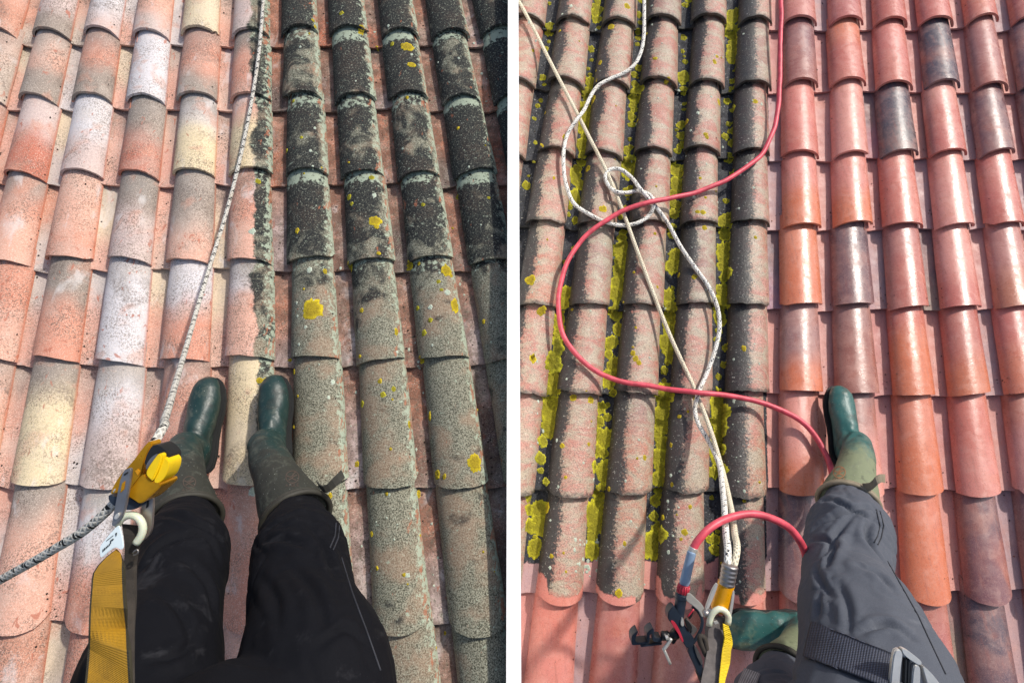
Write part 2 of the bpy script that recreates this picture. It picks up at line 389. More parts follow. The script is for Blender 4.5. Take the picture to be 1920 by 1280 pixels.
def build_tile(side, kind, j, r, roof):
    Q = ROOF[side]; ends = Q['ends']
    rng = random.Random(hash((side == 'L', kind == 'cover', j + 50, r)) & 0xffffff)
    ky = Q['k0'] + Q['dk'] * (j if kind == 'cover' else j + 0.5)
    co = Q['chan_off'] if kind == 'channel' else 0
    y0 = ends[r] + co * (0.6 + 0.4 * (ends[r] + 300) / 1000.) + rng.uniform(-4.5, 4.5)
    y1 = ends[r - 1] + co * 0.8
    y1 -= (ends[r] - ends[r - 1]) * 0.16
    x0 = Q['xa'] + ky * (y0 - Q['ya']); x1 = Q['xa'] + ky * (y1 - Q['ya'])
    X0, S0 = plane_xs(side, x0, y0); X1, S1 = plane_xs(side, x1, y1)
    p0 = Q['dk'] * (y0 - Q['ya']) * zroof(side, y0) / F; p1 = Q['dk'] * (y1 - Q['ya']) * zroof(side, y1) / F
    if side == 'L' and (X0 > DIVIDER_X0 + p0 * 0.6): return
    if side == 'R' and (X0 < DIVIDER_X1 - p0 * 0.6): return
    jx = rng.uniform(-0.004, 0.004); jx1 = jx + rng.uniform(-0.004, 0.004)
    rnd = rng.random()
    wob = rng.uniform(-0.008, 0.008); rolls = rng.uniform(-0.08, 0.08)
    seed = rng.random() * 100
    th = 0.0095 if side == 'L' else 0.011
    old = dirt_of(side, kind, x0, y0, 0, 0, j)
    chip = 0.0014 + (0.0045 if side == 'R' and old > .5 else 0.0012 if side == 'L' else 0.0)
    if kind == 'cover':
        wv = rng.uniform(0.96, 1.035); cchip = (rng.uniform(.008, .022) if rng.random() < .14 else 0.0) * (1 if rng.random() < .5 else -1)
        hw0, hw1 = (p0 * 0.388, p1 * 0.362) if side == 'L' else (p0 * 0.392, p1 * 0.355)
        hh0, hh1 = hw0 * 0.66, hw1 * 0.66
        hw0 *= wv; hw1 *= wv
        lift0, lift1 = (0.026, 0.008) if side == 'L' else (0.033, 0.006)
        bow = -0.28 + 0.38 * sstep(100, 600, y0) + 0.72 * sstep(600, 1150, y0)
        amax = rad(84)
    else:
        hw0, hw1 = p0 * 0.31, p1 * 0.29
        lift0, lift1 = 0.016, -0.006
    def surf(a, l, inner):
        px = lerp(X0 + jx, X1 + jx1, l); ps = lerp(S0, S1, l); hw = lerp(hw0, hw1, l)
        lift = lerp(lift0, lift1, l)
        nz = 0.0012 * noise3(a * 1.7 + seed, l * 3.0, seed) + 0.0006 * noise3(a * 5 + seed, l * 9, seed)
        if kind == 'cover':
            hh = lerp(hh0, hh1, l); ph = a * amax
            ri = th if inner else 0.0
            lat = (hw - ri) * math.sin(ph) / math.sin(amax)
            ht = (hh - ri + nz) * max(0.0, (math.cos(ph) - math.cos(amax))) / (1 - math.cos(amax)) + lift
            lat += (Q['lean'] + rolls) * (ht - lift) + 0.0015 * noise3(l * 3, seed, a)
            ds = -bow * (ht - lift) * (1 - l) ** 4
        else:
            lat = hw * a
            ht = lift + 0.032 * abs(a) ** 2.4 - (th if inner else 0) + nz
            ds = 0.008 * (1 - a * a) if l == 0 else 0
        dx = lat
        s = ps + ky * 0.9 * dx * (1 - l * 0.5) + ds + wob * a * (1 - l)
        if l == 0 and kind == 'cover' and cchip: s += abs(cchip) * sstep(.62, .95, a * (1 if cchip > 0 else -1) + .15 * noise3(a * 9, seed, 0))
        if l == 0: s += chip * (noise3(a * 3 + seed, 5.5, seed) + 0.6 * noise3(a * 11 + seed, 1.5, 0))
        return W(side, px + dx, s, ht)
    vs, fs = [], []
    def addgrid(inner):
        b = len(vs)
        for q in range(NL + 1):
            for i in range(NA + 1):
                vs.append(surf(-1 + 2 * i / NA, q / NL, inner))
        for q in range(NL):
            for i in range(NA):
                A = b + q * (NA + 1) + i
                f = (A, A + 1, A + NA + 2, A + NA + 1)
                fs.append(f if not inner else f[::-1])
        return b
    b0 = addgrid(False); nf_outer = len(fs)
    b1 = addgrid(True)
    al = []
    for _ in range(2):
        for q in range(NL + 1):
            for i in range(NA + 1): al.append((-1 + 2 * i / NA, q / NL))
    nsm = len(fs)
    def strip(idx):
        base = len(vs)
        for (o_, i_) in idx:
            vs.append(vs[o_]); vs.append(vs[i_]); al.append(al[o_]); al.append(al[i_])
        for q in range(len(idx) - 1):
            A = base + 2 * q; fs.append((A, A + 1, A + 3, A + 2))
    row = lambda b, q: [b + q * (NA + 1) + i for i in range(NA + 1)]
    colm = lambda b, i: [b + q * (NA + 1) + i for q in range(NL + 1)]
    strip(list(zip(row(b0, 0), row(b1, 0))))
    strip(list(zip(row(b1, NL), row(b0, NL))))
    strip(list(zip(colm(b1, 0), colm(b0, 0))))
    strip(list(zip(colm(b0, NA), colm(b1, NA))))
    me = bpy.data.meshes.new(kind + '_tile')
    me.from_pydata(vs, [], fs)
    # colours burnt into the clay
    if side == 'L':
        cA = rng.choice(CLAY_L); cB = rng.choice(CLAY_L)
        if kind == 'cover' and (j, r) in table_L: cA, cB = table_L[(j, r)]
        if kind == 'channel' and old > 0.2:
            cA = rng.choice([srgb(160, 112, 92), srgb(176, 118, 94)]); cB = rng.choice([srgb(178, 100, 72), srgb(130, 98, 86), srgb(176, 156, 152), srgb(170, 108, 84), srgb(96, 80, 76)])
    else:
        cA = rng.choice(CLAY_R); cB = rng.choice(CLAY_R)
        if (j, r) in orange_R and kind == 'cover': cA = srgb(204, 122, 92) if rng.random() < .5 else cA; cB = srgb(200, 112, 78)
        if kind == 'channel' and old < 0.5: cA = rng.choice([srgb(192, 138, 130), srgb(184, 122, 116), srgb(166, 136, 138), srgb(196, 132, 120)]); cB = cA
        sv = slate_R.get((j, r), 0.0) if kind == 'cover' else (0.75 if rng.random() < .12 else 0)
        if sv:
            cA = tuple(lerp(cA[i], SLATE[i], sv) for i in range(3)) + (1,)
            cB = tuple(lerp(cB[i], SLATE[i], sv * (rng.uniform(.8, 1.0) if sv > .75 else rng.uniform(.35, .9))) for i in range(3)) + (1,)
        elif kind == 'cover' and rng.random() < 0.12:
            cA = tuple(lerp(cA[i], srgb(128, 104, 104)[i], .8) for i in range(3)) + (1,)
            if rng.random() < .4: cB = tuple(lerp(cB[i], SLATE[i], .6) for i in range(3)) + (1,)
    t0 = rng.uniform(0.25, 0.62); topg = rng.uniform(.3, .9) if (side == 'L' and rng.random() < .55) else 0.0
    cols, dirts, blks, alv = [], [], [], []
    chan = []
    for (a, l) in al:
        y = lerp(y0, y1, l); x = Q['xa'] + ky * (y - Q['ya']) + a * (hw0 if True else 0) * F / zroof(side, y) * 1.0
        k = sstep(t0 - 0.16, t0 + 0.16, l + 0.12 * noise3(a * 1.5 + seed, l * 2, 2.0))
        tg2 = topg * sstep(.5, .82, l + .15 * noise3(a * 2 + seed, l * 3, 8.0))
        cols += [lerp(lerp(cB[i], cA[i], k), (.27, .245, .22)[i], tg2) for i in range(3)] + [1]
        dirts.append(dirt_of(side, kind, x, y, a, l, j))
        if side == 'L':
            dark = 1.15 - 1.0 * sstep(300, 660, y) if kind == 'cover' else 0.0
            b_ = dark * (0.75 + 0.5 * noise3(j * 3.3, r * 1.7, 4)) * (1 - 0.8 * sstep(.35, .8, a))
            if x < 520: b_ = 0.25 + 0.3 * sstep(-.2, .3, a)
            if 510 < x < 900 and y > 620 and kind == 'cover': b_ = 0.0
        else:
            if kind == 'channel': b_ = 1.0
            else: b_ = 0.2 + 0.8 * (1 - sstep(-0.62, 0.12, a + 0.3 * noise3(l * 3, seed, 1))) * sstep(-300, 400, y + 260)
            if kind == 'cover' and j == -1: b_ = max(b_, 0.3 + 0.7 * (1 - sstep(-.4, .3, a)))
        blks.append(clamp(b_)); alv += [a, l, rnd]
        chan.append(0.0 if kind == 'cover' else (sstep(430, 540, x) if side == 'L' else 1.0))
    n = len(vs)
    at = me.attributes.new('col', 'FLOAT_COLOR', 'POINT'); at.data.foreach_set('color', cols)
    at = me.attributes.new('dirt', 'FLOAT', 'POINT'); at.data.foreach_set('value', dirts)
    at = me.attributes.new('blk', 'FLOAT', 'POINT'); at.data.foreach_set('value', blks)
    at = me.attributes.new('chan', 'FLOAT', 'POINT'); at.data.foreach_set('value', chan)
    at = me.attributes.new('al', 'FLOAT_VECTOR', 'POINT'); at.data.foreach_set('vector', alv)
    sm = [True] * nsm + [False] * (len(fs) - nsm)
    me.polygons.foreach_set('use_smooth', sm)
    xs = [v.x for v in vs]
    cut = None
    if side == 'L' and max(xs) > DIVIDER_X0 - 0.001: cut = (DIVIDER_X0 - 0.001, 1)
    if side == 'R' and min(xs) < DIVIDER_X1 + 0.001: cut = (DIVIDER_X1 + 0.001, -1)
    if cut:
        bm = bmesh.new(); bm.from_mesh(me)
        bmesh.ops.bisect_plane(bm, geom=bm.verts[:] + bm.edges[:] + bm.faces[:], plane_co=(cut[0], 0, 0),
                               plane_no=(cut[1], 0, 0), clear_outer=True)
        bm.to_mesh(me); bm.free()
        if len(me.polygons) < 8: return
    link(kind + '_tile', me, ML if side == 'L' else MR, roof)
    b = len(roof_verts); roof_verts.extend(vs[:(NA + 1) * (NL + 1)])
    roof_faces.extend([tuple(b + i for i in f) for f in fs[:nf_outer]])

for side, roof in (('L', roofL), ('R', roofR)):
    for j in ROOF[side]['js']:
        for r in range(1, len(ROOF[side]['ends'])):
            build_tile(side, 'channel', j, r, roof)
            build_tile(side, 'cover', j, r, roof)
BVH = BVHTree.FromPolygons(roof_verts, roof_faces)
def hit(px, py):
    d = (P(px, py, 1.0) - CAM).normalized()
    return BVH.ray_cast(CAM, d)

# ---- lichen crusts lying on the tiles
def lichen_object(name, spots, mat, roof, seed, thick=0.0028):
    rng = random.Random(seed); vs, fs, rr = [], [], []
    for (px, py, rp, el) in spots:
        loc, nr, idx, dist = hit(px, py)
        if loc is None or (roof is roofR and loc.x < DIVIDER_X1 + 0.035) or (roof is roofL and loc.x > DIVIDER_X0 - 0.035): continue
        if nr.dot(NN) < 0: nr = -nr
        rm = rp * dist / F
        t1 = (ES - nr * ES.dot(nr)).normalized(); t2 = nr.cross(t1)
        sd = rng.random() * 50; b = len(vs); ns = 34
        lev = [0.0, 0.3, 0.55, 0.75, 0.9, 1.0] if rp > 6 else [0.0, 0.45, 0.8, 1.0]; nk = len(lev) - 1
        def pt(ra, an):
            q = rm * ra * (1 + 0.28 * noise3(math.cos(an) * 1.4 + sd, math.sin(an) * 1.4, 0) + 0.22 * noise3(math.cos(an) * 3.5 + sd, math.sin(an) * 3.5, 3) + 0.26 * noise3(math.cos(an) * 8 + sd, math.sin(an) * 8, 3))
            pos = loc + t1 * (q * el * math.cos(an)) + t2 * (q * math.sin(an))
            h = BVH.ray_cast(pos + nr * 0.02, -nr, 0.05)
            base = h[0] if h[0] is not None else pos
            hh = (0.0012 + thick * (1 - ra ** 3) * (0.6 + 0.9 * noise3(pos.x * 110, pos.y * 110, pos.z * 110) + 0.6 * noise3(pos.x * 260, pos.y * 260, pos.z * 260))) if ra < 1 else -0.0006
            return base + nr * hh
        vs.append(pt(0, 0)); rr.append(0)
        for k in range(1, nk + 1):
            for i in range(ns):
                vs.append(pt(lev[k], 2 * math.pi * i / ns)); rr.append(lev[k])
        for i in range(ns):
            fs.append((b, b + 1 + i, b + 1 + (i + 1) % ns))
            for k in range(nk - 1):
                A = b + 1 + k * ns; B = A + ns
                fs.append((A + i, B + i, B + (i + 1) % ns, A + (i + 1) % ns))
    me = bpy.data.meshes.new(name); me.from_pydata(vs, [], fs)
    at = me.attributes.new('r', 'FLOAT', 'POINT'); at.data.foreach_set('value', rr)
    o = link(name, me, mat, roof, True); o['kind'] = 'stuff'; return o

rg = random.Random(11)
yl = [(585, 580, 19, 1.1), (704, 414, 11, 1), (890, 867, 14, 1.3), (853, 573, 8, 2.0), (837, 507, 10, 1.2), (770, 498, 9, 1),
      (942, 1075, 9, 2.4), (764, 88, 11, .9), (772, 122, 7, .8), (755, 85, 4, 1), (743, 622, 4, 2), (767, 795, 3, 2.6), (806, 780, 4, 2.4),
      (820, 890, 7, 1.3), (785, 925, 4, 2), (710, 475, 4, 1), (658, 502, 4, 2), (487, 713, 6, 1), (497, 713, 5, 1), (617, 930, 6, 1),
      (720, 1212, 5, 1.4), (706, 425, 5, 1), (677, 60, 5, 1.5), (588, 55, 3, 1.3), (544, 675, 4, .8), (675, 668, 4, .8), (792, 675, 5, 1.4),
      (938, 660, 7, .7), (945, 672, 6, 1)]
for _ in range(46):
    yl.append((rg.uniform(520, 945), rg.uniform(20, 1260), rg.uniform(1.5, 4.5), rg.uniform(.8, 1.6)))
lichen_object('yellow_lichen_crust', yl, M_lich_y, roofL, 3)
ol = [(783, 578, 5, 1), (807, 600, 5, 1), (795, 624, 6, 1.1), (822, 528, 4, 1), (828, 543, 4, .8), (718, 740, 6, .9), (679, 757, 6, 1.1),
      (738, 729, 4, 1.4), (654, 370, 6, 1), (659, 382, 4, 1), (697, 333, 5, 1), (735, 83, 4, 1.2), (640, 25, 4, 1), (793, 384, 4, 1),
      (858, 370, 4, 1.2), (916, 371, 3, 1), (550, 190, 3, 1), (565, 258, 3, 1), (538, 283, 4, 1), (484, 340, 5, 1)]
lichen_object('olive_lichen_crust', ol, M_lich_m, roofL, 4, 0.0016)
wl_ = [(839, 548, 6, 1), (807, 576, 5, 1), (580, 506, 5, 1.3), (573, 613, 3, 1), (473, 434, 6, 1), (474, 921, 7, 1.1), (764, 1078, 5, .8),
       (702, 366, 4, 1.2), (624, 716, 4, 1.4), (616, 745, 3, 1.3)]
for _ in range(90): wl_.append((rg.uniform(500, 945), rg.uniform(30, 1270), rg.uniform(1.0, 2.6), rg.uniform(.7, 1.5)))
lichen_object('pale_lichen_crust', wl_, M_lich_w, roofL, 5, 0.001)

ym, oy, wr = [], [], []
QR = ROOF['R']
def gapx(j, y): return QR['xa'] + (QR['k0'] + QR['dk'] * (j + 0.5)) * (y - QR['ya'])
dens = {-7: .6, -6: .8, -5: 1.0, -4: 1.1, -3: 1.1, -2: .9, -1: 0}
for j in range(-7, -1):
    y = -60
    while y < 1040:
        n = mnoise.noise(Vector((j * 7.7, y * 0.011, 2.2))) + 0.12 * dens[j] + 0.05 * (y / 600)
        sc_ = 0.75 + y / 1700
        if n > 0.16:
            for q in range(1 if n < .3 else 2):
                ym.append((gapx(j, y) + rg.uniform(-7, 7) * sc_, y + rg.uniform(-8, 8), rg.uniform(6, 14) * sc_, rg.uniform(.9, 1.5)))
        elif rg.random() < .62:
            ym.append((gapx(j, y) + rg.uniform(-9, 9) * sc_, y, rg.uniform(3, 8.5) * sc_, rg.uniform(.8, 1.3)))
        y += rg.uniform(11, 20) * sc_
for (x, y, r_) in [(1160, 470, 15), (1160, 490, 15), (1158, 510, 15), (1156, 530, 14), (1154, 548, 12), (1127, 765, 14), (1124, 790, 16), (1120, 815, 16),
                   (1117, 845, 17), (1115, 875, 14), (1240, 752, 13), (1240, 775, 15), (1238, 800, 16), (1235, 822, 14), (1230, 858, 16),
                   (992, 930, 14), (990, 955, 17), (990, 985, 17), (988, 1015, 16), (985, 1040, 12), (1277, 235, 11), (1276, 255, 12), (1274, 275, 10),
                   (1228, 938, 12), (1225, 968, 13), (1228, 990, 9), (1217, 1007, 9), (1349, 780, 12), (1347, 805, 12), (1345, 830, 12), (1340, 1010, 12), (1337, 1030, 10)]:
    ym.append((x + rg.uniform(-2, 2), y, r_ * rg.uniform(.62, .9), rg.uniform(1, 1.3)))
lichen_object('olive_moss_crust', ym, M_lich_m, roofR, 6, 0.005)
oy = [(995, 525, 10, 1), (1016, 583, 9, 1), (998, 673, 8, 1), (1146, 50, 6, 1), (1112, 187, 6, 1.6), (1102, 316, 6, 1.2), (1131, 392, 8, 1), (1348, 192, 5, 1.3),
      (1340, 116, 4, 1.2), (1075, 745, 7, 1), (1108, 749, 7, 1), (1187, 662, 5, 1.2), (1192, 672, 6, 1), (1198, 680, 5, 1), (1054, 835, 5, 1), (1010, 585, 5, 1),
      (1302, 519, 5, 1), (1318, 398, 5, 1), (1308, 397, 4, 1), (1176, 12, 6, 1), (1026, 952, 7, 1.4), (1160, 1112, 7, 1), (1284, 997, 6, 1), (1277, 1010, 3, 1),
      (1294, 950, 4, 1), (1034, 1042, 4, 1), (1260, 908, 3, 1.5), (1416, 190, 5, 1), (1321, 427, 5, 1)]
for _ in range(70):
    oy.append((rg.uniform(985, 1430), rg.uniform(10, 1080), rg.uniform(1.5, 4.5), rg.uniform(.8, 1.4)))
lichen_object('yellow_lichen_crust', oy, M_lich_y, roofR, 7, 0.002)
for _ in range(140): wr.append((rg.uniform(985, 1435), rg.uniform(10, 1100), rg.uniform(1.0, 2.8), rg.uniform(.7, 1.5)))
for _ in range(30): wr.append((rg.uniform(1075, 1120), rg.uniform(1010, 1075), rg.uniform(1.5, 4), rg.uniform(.7, 1.5)))
lichen_object('pale_lichen_crust', wr, M_lich_w, roofR, 8, 0.001)

# ---- grit and crumbs washed into the channels
def crumbs(name, side, roof, n, mat, seed, smin, smax, test):
    rng = random.Random(seed); Q = ROOF[side]; vs, fs = [], []
    for _ in range(n):
        j = rng.choice(list(Q['js'])); y = rng.uniform(-40, 1300)
        y = min(Q['ends'], key=lambda e: abs(e - y)) + rng.gauss(-26, 26) if rng.random() < .55 else y
        x = Q['xa'] + (Q['k0'] + Q['dk'] * (j + .5 + rng.gauss(0, .1))) * (y - Q['ya'])
        if not test(x, y): continue
        loc, nr, ix, ds = hit(x, y)
        if loc is None or abs(loc.x) < .06: continue
        r = rng.uniform(smin, smax); b = len(vs)
        for d in ((1, 0, 0), (0, 1, 0), (-1, 0, 0), (0, -1, 0), (0, 0, 1), (0, 0, -.5)):
            vs.append(loc + NN * r * .4 + Vector(d) * r * rng.uniform(.5, 1.3))
        for q in range(4): fs += [(b + q, b + (q + 1) % 4, b + 4), (b + (q + 1) % 4, b + q, b + 5)]
    me = bpy.data.meshes.new(name); me.from_pydata(vs, [], fs)
    o = link(name, me, mat, roof); o['kind'] = 'stuff'
M_grit = plain('dark_grit', srgb(58, 48, 40), 0.95, var=0.6, scale=200)
M_grit2 = plain('clay_grit', srgb(150, 96, 76), 0.95, var=0.5, scale=200)
crumbs('grit', 'L', roofL, 900, M_grit, 21, .0012, .0042, lambda x, y: 0 < x < 945)
crumbs('grit', 'R', roofR, 700, M_grit, 22, .0012, .0038, lambda x, y: 985 < x < 1900)
crumbs('clay_crumbs', 'R', roofR, 300, M_grit2, 23, .0012, .004, lambda x, y: x > 985 and (x > 1440 or y > 1080))

# ------------------------------------------------------------------ materials of the things
M_ropeL = mat_rope('rope_black_ticks', srgb(206, 203, 194), srgb(16, 16, 20), 0.034, 2, 0.26)
M_ropeR = mat_rope('rope_fine_ticks', srgb(238, 236, 228), srgb(30, 30, 42), 0.042, 3, 0.14)
M_ropeC = mat_rope('cream_rope', srgb(232, 222, 196), srgb(150, 140, 120), 0.05, 2, 0.05)
M_hose = plain('pink_red_hose', srgb(226, 84, 100), 0.45, var=0.38, bscale=500, bstr=0.3, scale=34)
M_trL = mat_cloth('black_trouser_cloth', srgb(12, 13, 19), srgb(64, 64, 68), 0.3)
M_trR = mat_cloth('grey_trouser_cloth', srgb(87, 91, 100), srgb(118, 121, 126), 0.35)
M_bootL = mat_rubber('dark_green_rubber', srgb(26, 50, 48), srgb(42, 43, 36))
M_bootR = mat_rubber('green_rubber', srgb(46, 94, 90), srgb(116, 124, 96))
M_rimL = plain('olive_rubber_rim', srgb(52, 50, 42), 0.7)
M_rimR = plain('sand_rubber_rim', srgb(146, 134, 112), 0.7)
M_sole = plain('dark_rubber_sole', srgb(30, 32, 32), 0.7)
M_embL = plain('brown_emblem', srgb(74, 62, 54), 0.6)
M_embR = plain('tan_emblem', srgb(168, 116, 78), 0.6)
M_gold = plain('gold_anodised', srgb(218, 158, 26), 0.3, 0.55, var=0.3, bstr=0.04)
M_goldp = plain('golden_paint', srgb(240, 168, 8), 0.3, 0.25, var=0.12, bstr=0.04, Coat_Weight=0.4)
M_yel = plain('yellow_plastic', srgb(238, 200, 10), 0.42, var=0.15, bstr=0.08)
M_blk = plain('black_plastic', srgb(28, 29, 31), 0.48, var=0.3)
M_navy = plain('navy_plastic', srgb(38, 48, 62), 0.42, var=0.3)
M_steel = plain('brushed_steel', srgb(176, 170, 166), 0.38, 0.9, var=0.25, bstr=0.1)
M_pale = plain('pale_metal', srgb(214, 212, 206), 0.35, 0.5, var=0.15)
M_ring = plain('milky_plastic', srgb(212, 214, 190), 0.35, var=0.1, Subsurface_Weight=0.15)
M_tag = plain('white_tag', srgb(222, 236, 240), 0.45, var=0.05, bstr=0.03)
M_ink = plain('black_ink', srgb(34, 40, 46), 0.6)
M_webY = mat_web('gold_webbing', srgb(172, 128, 14), 520, 46, 0.88, srgb(46, 42, 26))
M_webY2 = mat_web('yellow_webbing', srgb(236, 202, 20), 260, 1, 0.84)
M_webB = mat_web('black_webbing', srgb(74, 80, 98), 190, 24, 0.22)
M_webG = mat_web('striped_webbing', srgb(170, 172, 178), 150, 1, 0.2)
M_fleece = plain('grey_fleece', srgb(108, 102, 100), 0.95, var=0.3, bscale=900, bstr=0.9, scale=60)
M_darkweb = plain('dark_webbing', srgb(60, 54, 48), 0.9, var=0.4, bscale=600, bstr=0.5)
M_sleeve = plain('pale_blue_sleeve', srgb(134, 158, 186), 0.45, var=0.1)
M_redp = plain('red_plastic', srgb(196, 52, 72), 0.4, var=0.2)

# ------------------------------------------------------------------ shape helpers
def catmull(pts, step=0.012):
    out = []
    q = [pts[0] * 2 - pts[1]] + list(pts) + [pts[-1] * 2 - pts[-2]]
    for i in range(1, len(q) - 2):
        p0, p1, p2, p3 = q[i - 1], q[i], q[i + 1], q[i + 2]
        n = max(2, int((p2 - p1).length / step))
        # centripetal-like tangents keep loops round
        d1 = max((p1 - p0).length, 1e-5); d2 = max((p2 - p1).length, 1e-5); d3 = max((p3 - p2).length, 1e-5)
        m1 = ((p1 - p0) / d1 * d2 + (p2 - p1) / d2 * d1) / (d1 + d2) * d2
        m2 = ((p2 - p1) / d2 * d3 + (p3 - p2) / d3 * d2) / (d2 + d3) * d2
        for k in range(n):
            t = k / n; t2 = t * t; t3 = t2 * t
            out.append(p1 * (2 * t3 - 3 * t2 + 1) + m1 * (t3 - 2 * t2 + t) + p2 * (-2 * t3 + 3 * t2) + m2 * (t3 - t2))
    out.append(pts[-1].copy()); return out

def frames(path):
    n = len(path); up = BACK.copy(); fr = []
    for i in range(n):
        t = (path[min(i + 1, n - 1)] - path[max(i - 1, 0)]).normalized()
        s = t.cross(up)
        if s.length < 1e-4: s = t.cross(EX)
        s.normalize(); up = s.cross(t).normalized(); fr.append((t, s, up))
    return fr

def tube_mesh(name, path, radii, seg=12, closed=False):
    n = len(path)
    if not isinstance(radii, (list, tuple)): radii = [radii] * n
    fr = frames(path); vs, fs, uvs = [], [], []
    L = 0.0; Ls = []
    for i in range(n):
        if i: L += (path[i] - path[i - 1]).length
        Ls.append(L); t, s, u = fr[i]
        for k in range(seg):
            a = 2 * math.pi * k / seg
            vs.append(path[i] + s * (radii[i] * math.cos(a)) + u * (radii[i] * math.sin(a)))
    for i in range(n - 1):
        for k in range(seg):
            k2 = (k + 1) % seg
            fs.append((i * seg + k, i * seg + k2, (i + 1) * seg + k2, (i + 1) * seg + k))
            uvs += [(Ls[i], k / seg), (Ls[i], (k + 1) / seg), (Ls[i + 1], (k + 1) / seg), (Ls[i + 1], k / seg)]
    if closed:
        for k in range(seg):
            k2 = (k + 1) % seg
            fs.append(((n - 1) * seg + k, (n - 1) * seg + k2, k2, k)); uvs += [(0, 0)] * 4
    else:
        fs.append(tuple(range(seg))[::-1]); uvs += [(0, 0)] * seg
        fs.append(tuple((n - 1) * seg + k for k in range(seg))); uvs += [(0, 0)] * seg
    me = bpy.data.meshes.new(name); me.from_pydata(vs, [], fs)
    uvl = me.uv_layers.new(name='UVMap'); uvl.data.foreach_set('uv', [c for q in uvs for c in q])
    return me
def tube(name, path, radii, mat, parent=None, seg=12, closed=False):
    return link(name, tube_mesh(name, path, radii, seg, closed), mat, parent, True)

def prism(name, pts, z, thick, mat, parent=None, bev=0.0015, smooth=False):
    """a solid plate with the given outline (pixels of the photograph at depth z)"""
    bm = bmesh.new()
    if len(pts) > 4:                       # round the corners of the outline
        for cut in (0.22, 0.25):
            q = []
            for i in range(len(pts)):
                a, b = pts[i], pts[(i + 1) % len(pts)]
                q += [(lerp(a[0], b[0], cut), lerp(a[1], b[1], cut)), (lerp(a[0], b[0], 1 - cut), lerp(a[1], b[1], 1 - cut))]
            pts = q
        bev = min(bev, 0.0016)
    fv = [bm.verts.new(P(p[0], p[1], z + (p[2] if len(p) > 2 else 0))) for p in pts]
    bv = [bm.verts.new(v.co - BACK * thick) for v in fv]
    n = len(fv)
    bm.faces.new(fv); bm.faces.new(bv[::-1])
    for i in range(n):
        bm.faces.new((fv[i], bv[i], bv[(i + 1) % n], fv[(i + 1) % n]))
    bmesh.ops.recalc_face_normals(bm, faces=bm.faces[:])
    if bev: bmesh.ops.bevel(bm, geom=[e for e in bm.edges if e.calc_face_angle(0) > 0.7], offset=bev, segments=2, affect='EDGES', clamp_overlap=True)
    bmesh.ops.triangulate(bm, faces=[f for f in bm.faces if len(f.verts) > 4])
    me = bpy.data.meshes.new(name); bm.to_mesh(me); bm.free()
    o = link(name, me, mat, parent, True); me.set_sharp_from_angle(angle=rad(50)); return o

def ribbon(name, rows, thick, mat, parent=None, nx=6):
    """strap: rows of (left point, right point) in world space, given a thickness"""
    lefts = catmull([r[0] for r in rows], 0.02); m = len(lefts)
    # resample the right edge to the same count
    rr = catmull([r[1] for r in rows], 0.02)
    rights = [rr[min(len(rr) - 1, round(i * (len(rr) - 1) / (m - 1)))] for i in range(m)]
    vs, fs, uvs = [], [], []; L = [0.0]
    for i in range(1, m): L.append(L[-1] + (lefts[i] - lefts[i - 1]).length)
    for layer in (0, 1):
        for i in range(m):
            t = (lefts[min(i + 1, m - 1)] - lefts[max(i - 1, 0)])
            nrm = (rights[i] - lefts[i]).cross(t).normalized()
            if nrm.dot(BACK) < 0: nrm = -nrm
            for k in range(nx + 1):
                f = k / nx
                vs.append(lefts[i].lerp(rights[i], f) - nrm * (thick * layer))
    q = m * (nx + 1)
    def add(f, uv): fs.append(f); uvs.extend(uv)
    for layer in (0, 1):
        for i in range(m - 1):
            for k in range(nx):
                A = layer * q + i * (nx + 1) + k
                f = (A, A + 1, A + nx + 2, A + nx + 1)
                uv = [(L[i], k / nx), (L[i], (k + 1) / nx), (L[i + 1], (k + 1) / nx), (L[i + 1], k / nx)]
                if layer: f = f[::-1]; uv = uv[::-1]
                add(f, uv)
    for i in range(m - 1):
        for k in (0, nx):
            A = i * (nx + 1) + k; B = A + nx + 1
            f = (A, B, B + q, A + q)
            add(f if k == 0 else f[::-1], [(L[i], k / nx)] * 4)
    for i in (0, m - 1):
        for k in range(nx):
            A = i * (nx + 1) + k
            add((A, A + 1, A + 1 + q, A + q) if i else (A, A + q, A + 1 + q, A + 1), [(L[i], 0.5)] * 4)
    me = bpy.data.meshes.new(name); me.from_pydata(vs, [], fs)
    uvl = me.uv_layers.new(name='UVMap'); uvl.data.foreach_set('uv', [c for u in uvs for c in u])
    return link(name, me, mat, parent)

def loft_into(bm, rings, n=20):
    """rings: (centre, side radius vector, up radius vector)"""
    rows = []
    for (c, s, u) in rings:
        rows.append([bm.verts.new(c + s * math.cos(2 * math.pi * k / n) + u * math.sin(2 * math.pi * k / n)) for k in range(n)])
    for i in range(len(rows) - 1):
        for k in range(n):
            bm.faces.new((rows[i][k], rows[i][(k + 1) % n], rows[i + 1][(k + 1) % n], rows[i + 1][k]))
    bm.faces.new(rows[0][::-1]); bm.faces.new(rows[-1])

def path_rings(pts, rads, step=0.03, up=None):
    path = catmull(pts, step); m = len(path)
    # radius along the path by arc length between the control points
    cl = [0.0]
    for i in range(1, len(pts)): cl.append(cl[-1] + (pts[i] - pts[i - 1]).length)
    pl = [0.0]
    for i in range(1, m): pl.append(pl[-1] + (path[i] - path[i - 1]).length)
    k = cl[-1] / pl[-1]; out = []
    fr = frames(path)
    for i in range(m):
        d = pl[i] * k; j = 0
        while j < len(cl) - 2 and d > cl[j + 1]: j += 1
        t = clamp((d - cl[j]) / max(1e-6, cl[j + 1] - cl[j])); t = t * t * (3 - 2 * t)
        r = lerp(rads[j], rads[j + 1], t)
        out.append((path[i], fr[i][1] * r, fr[i][2] * r))
    return out

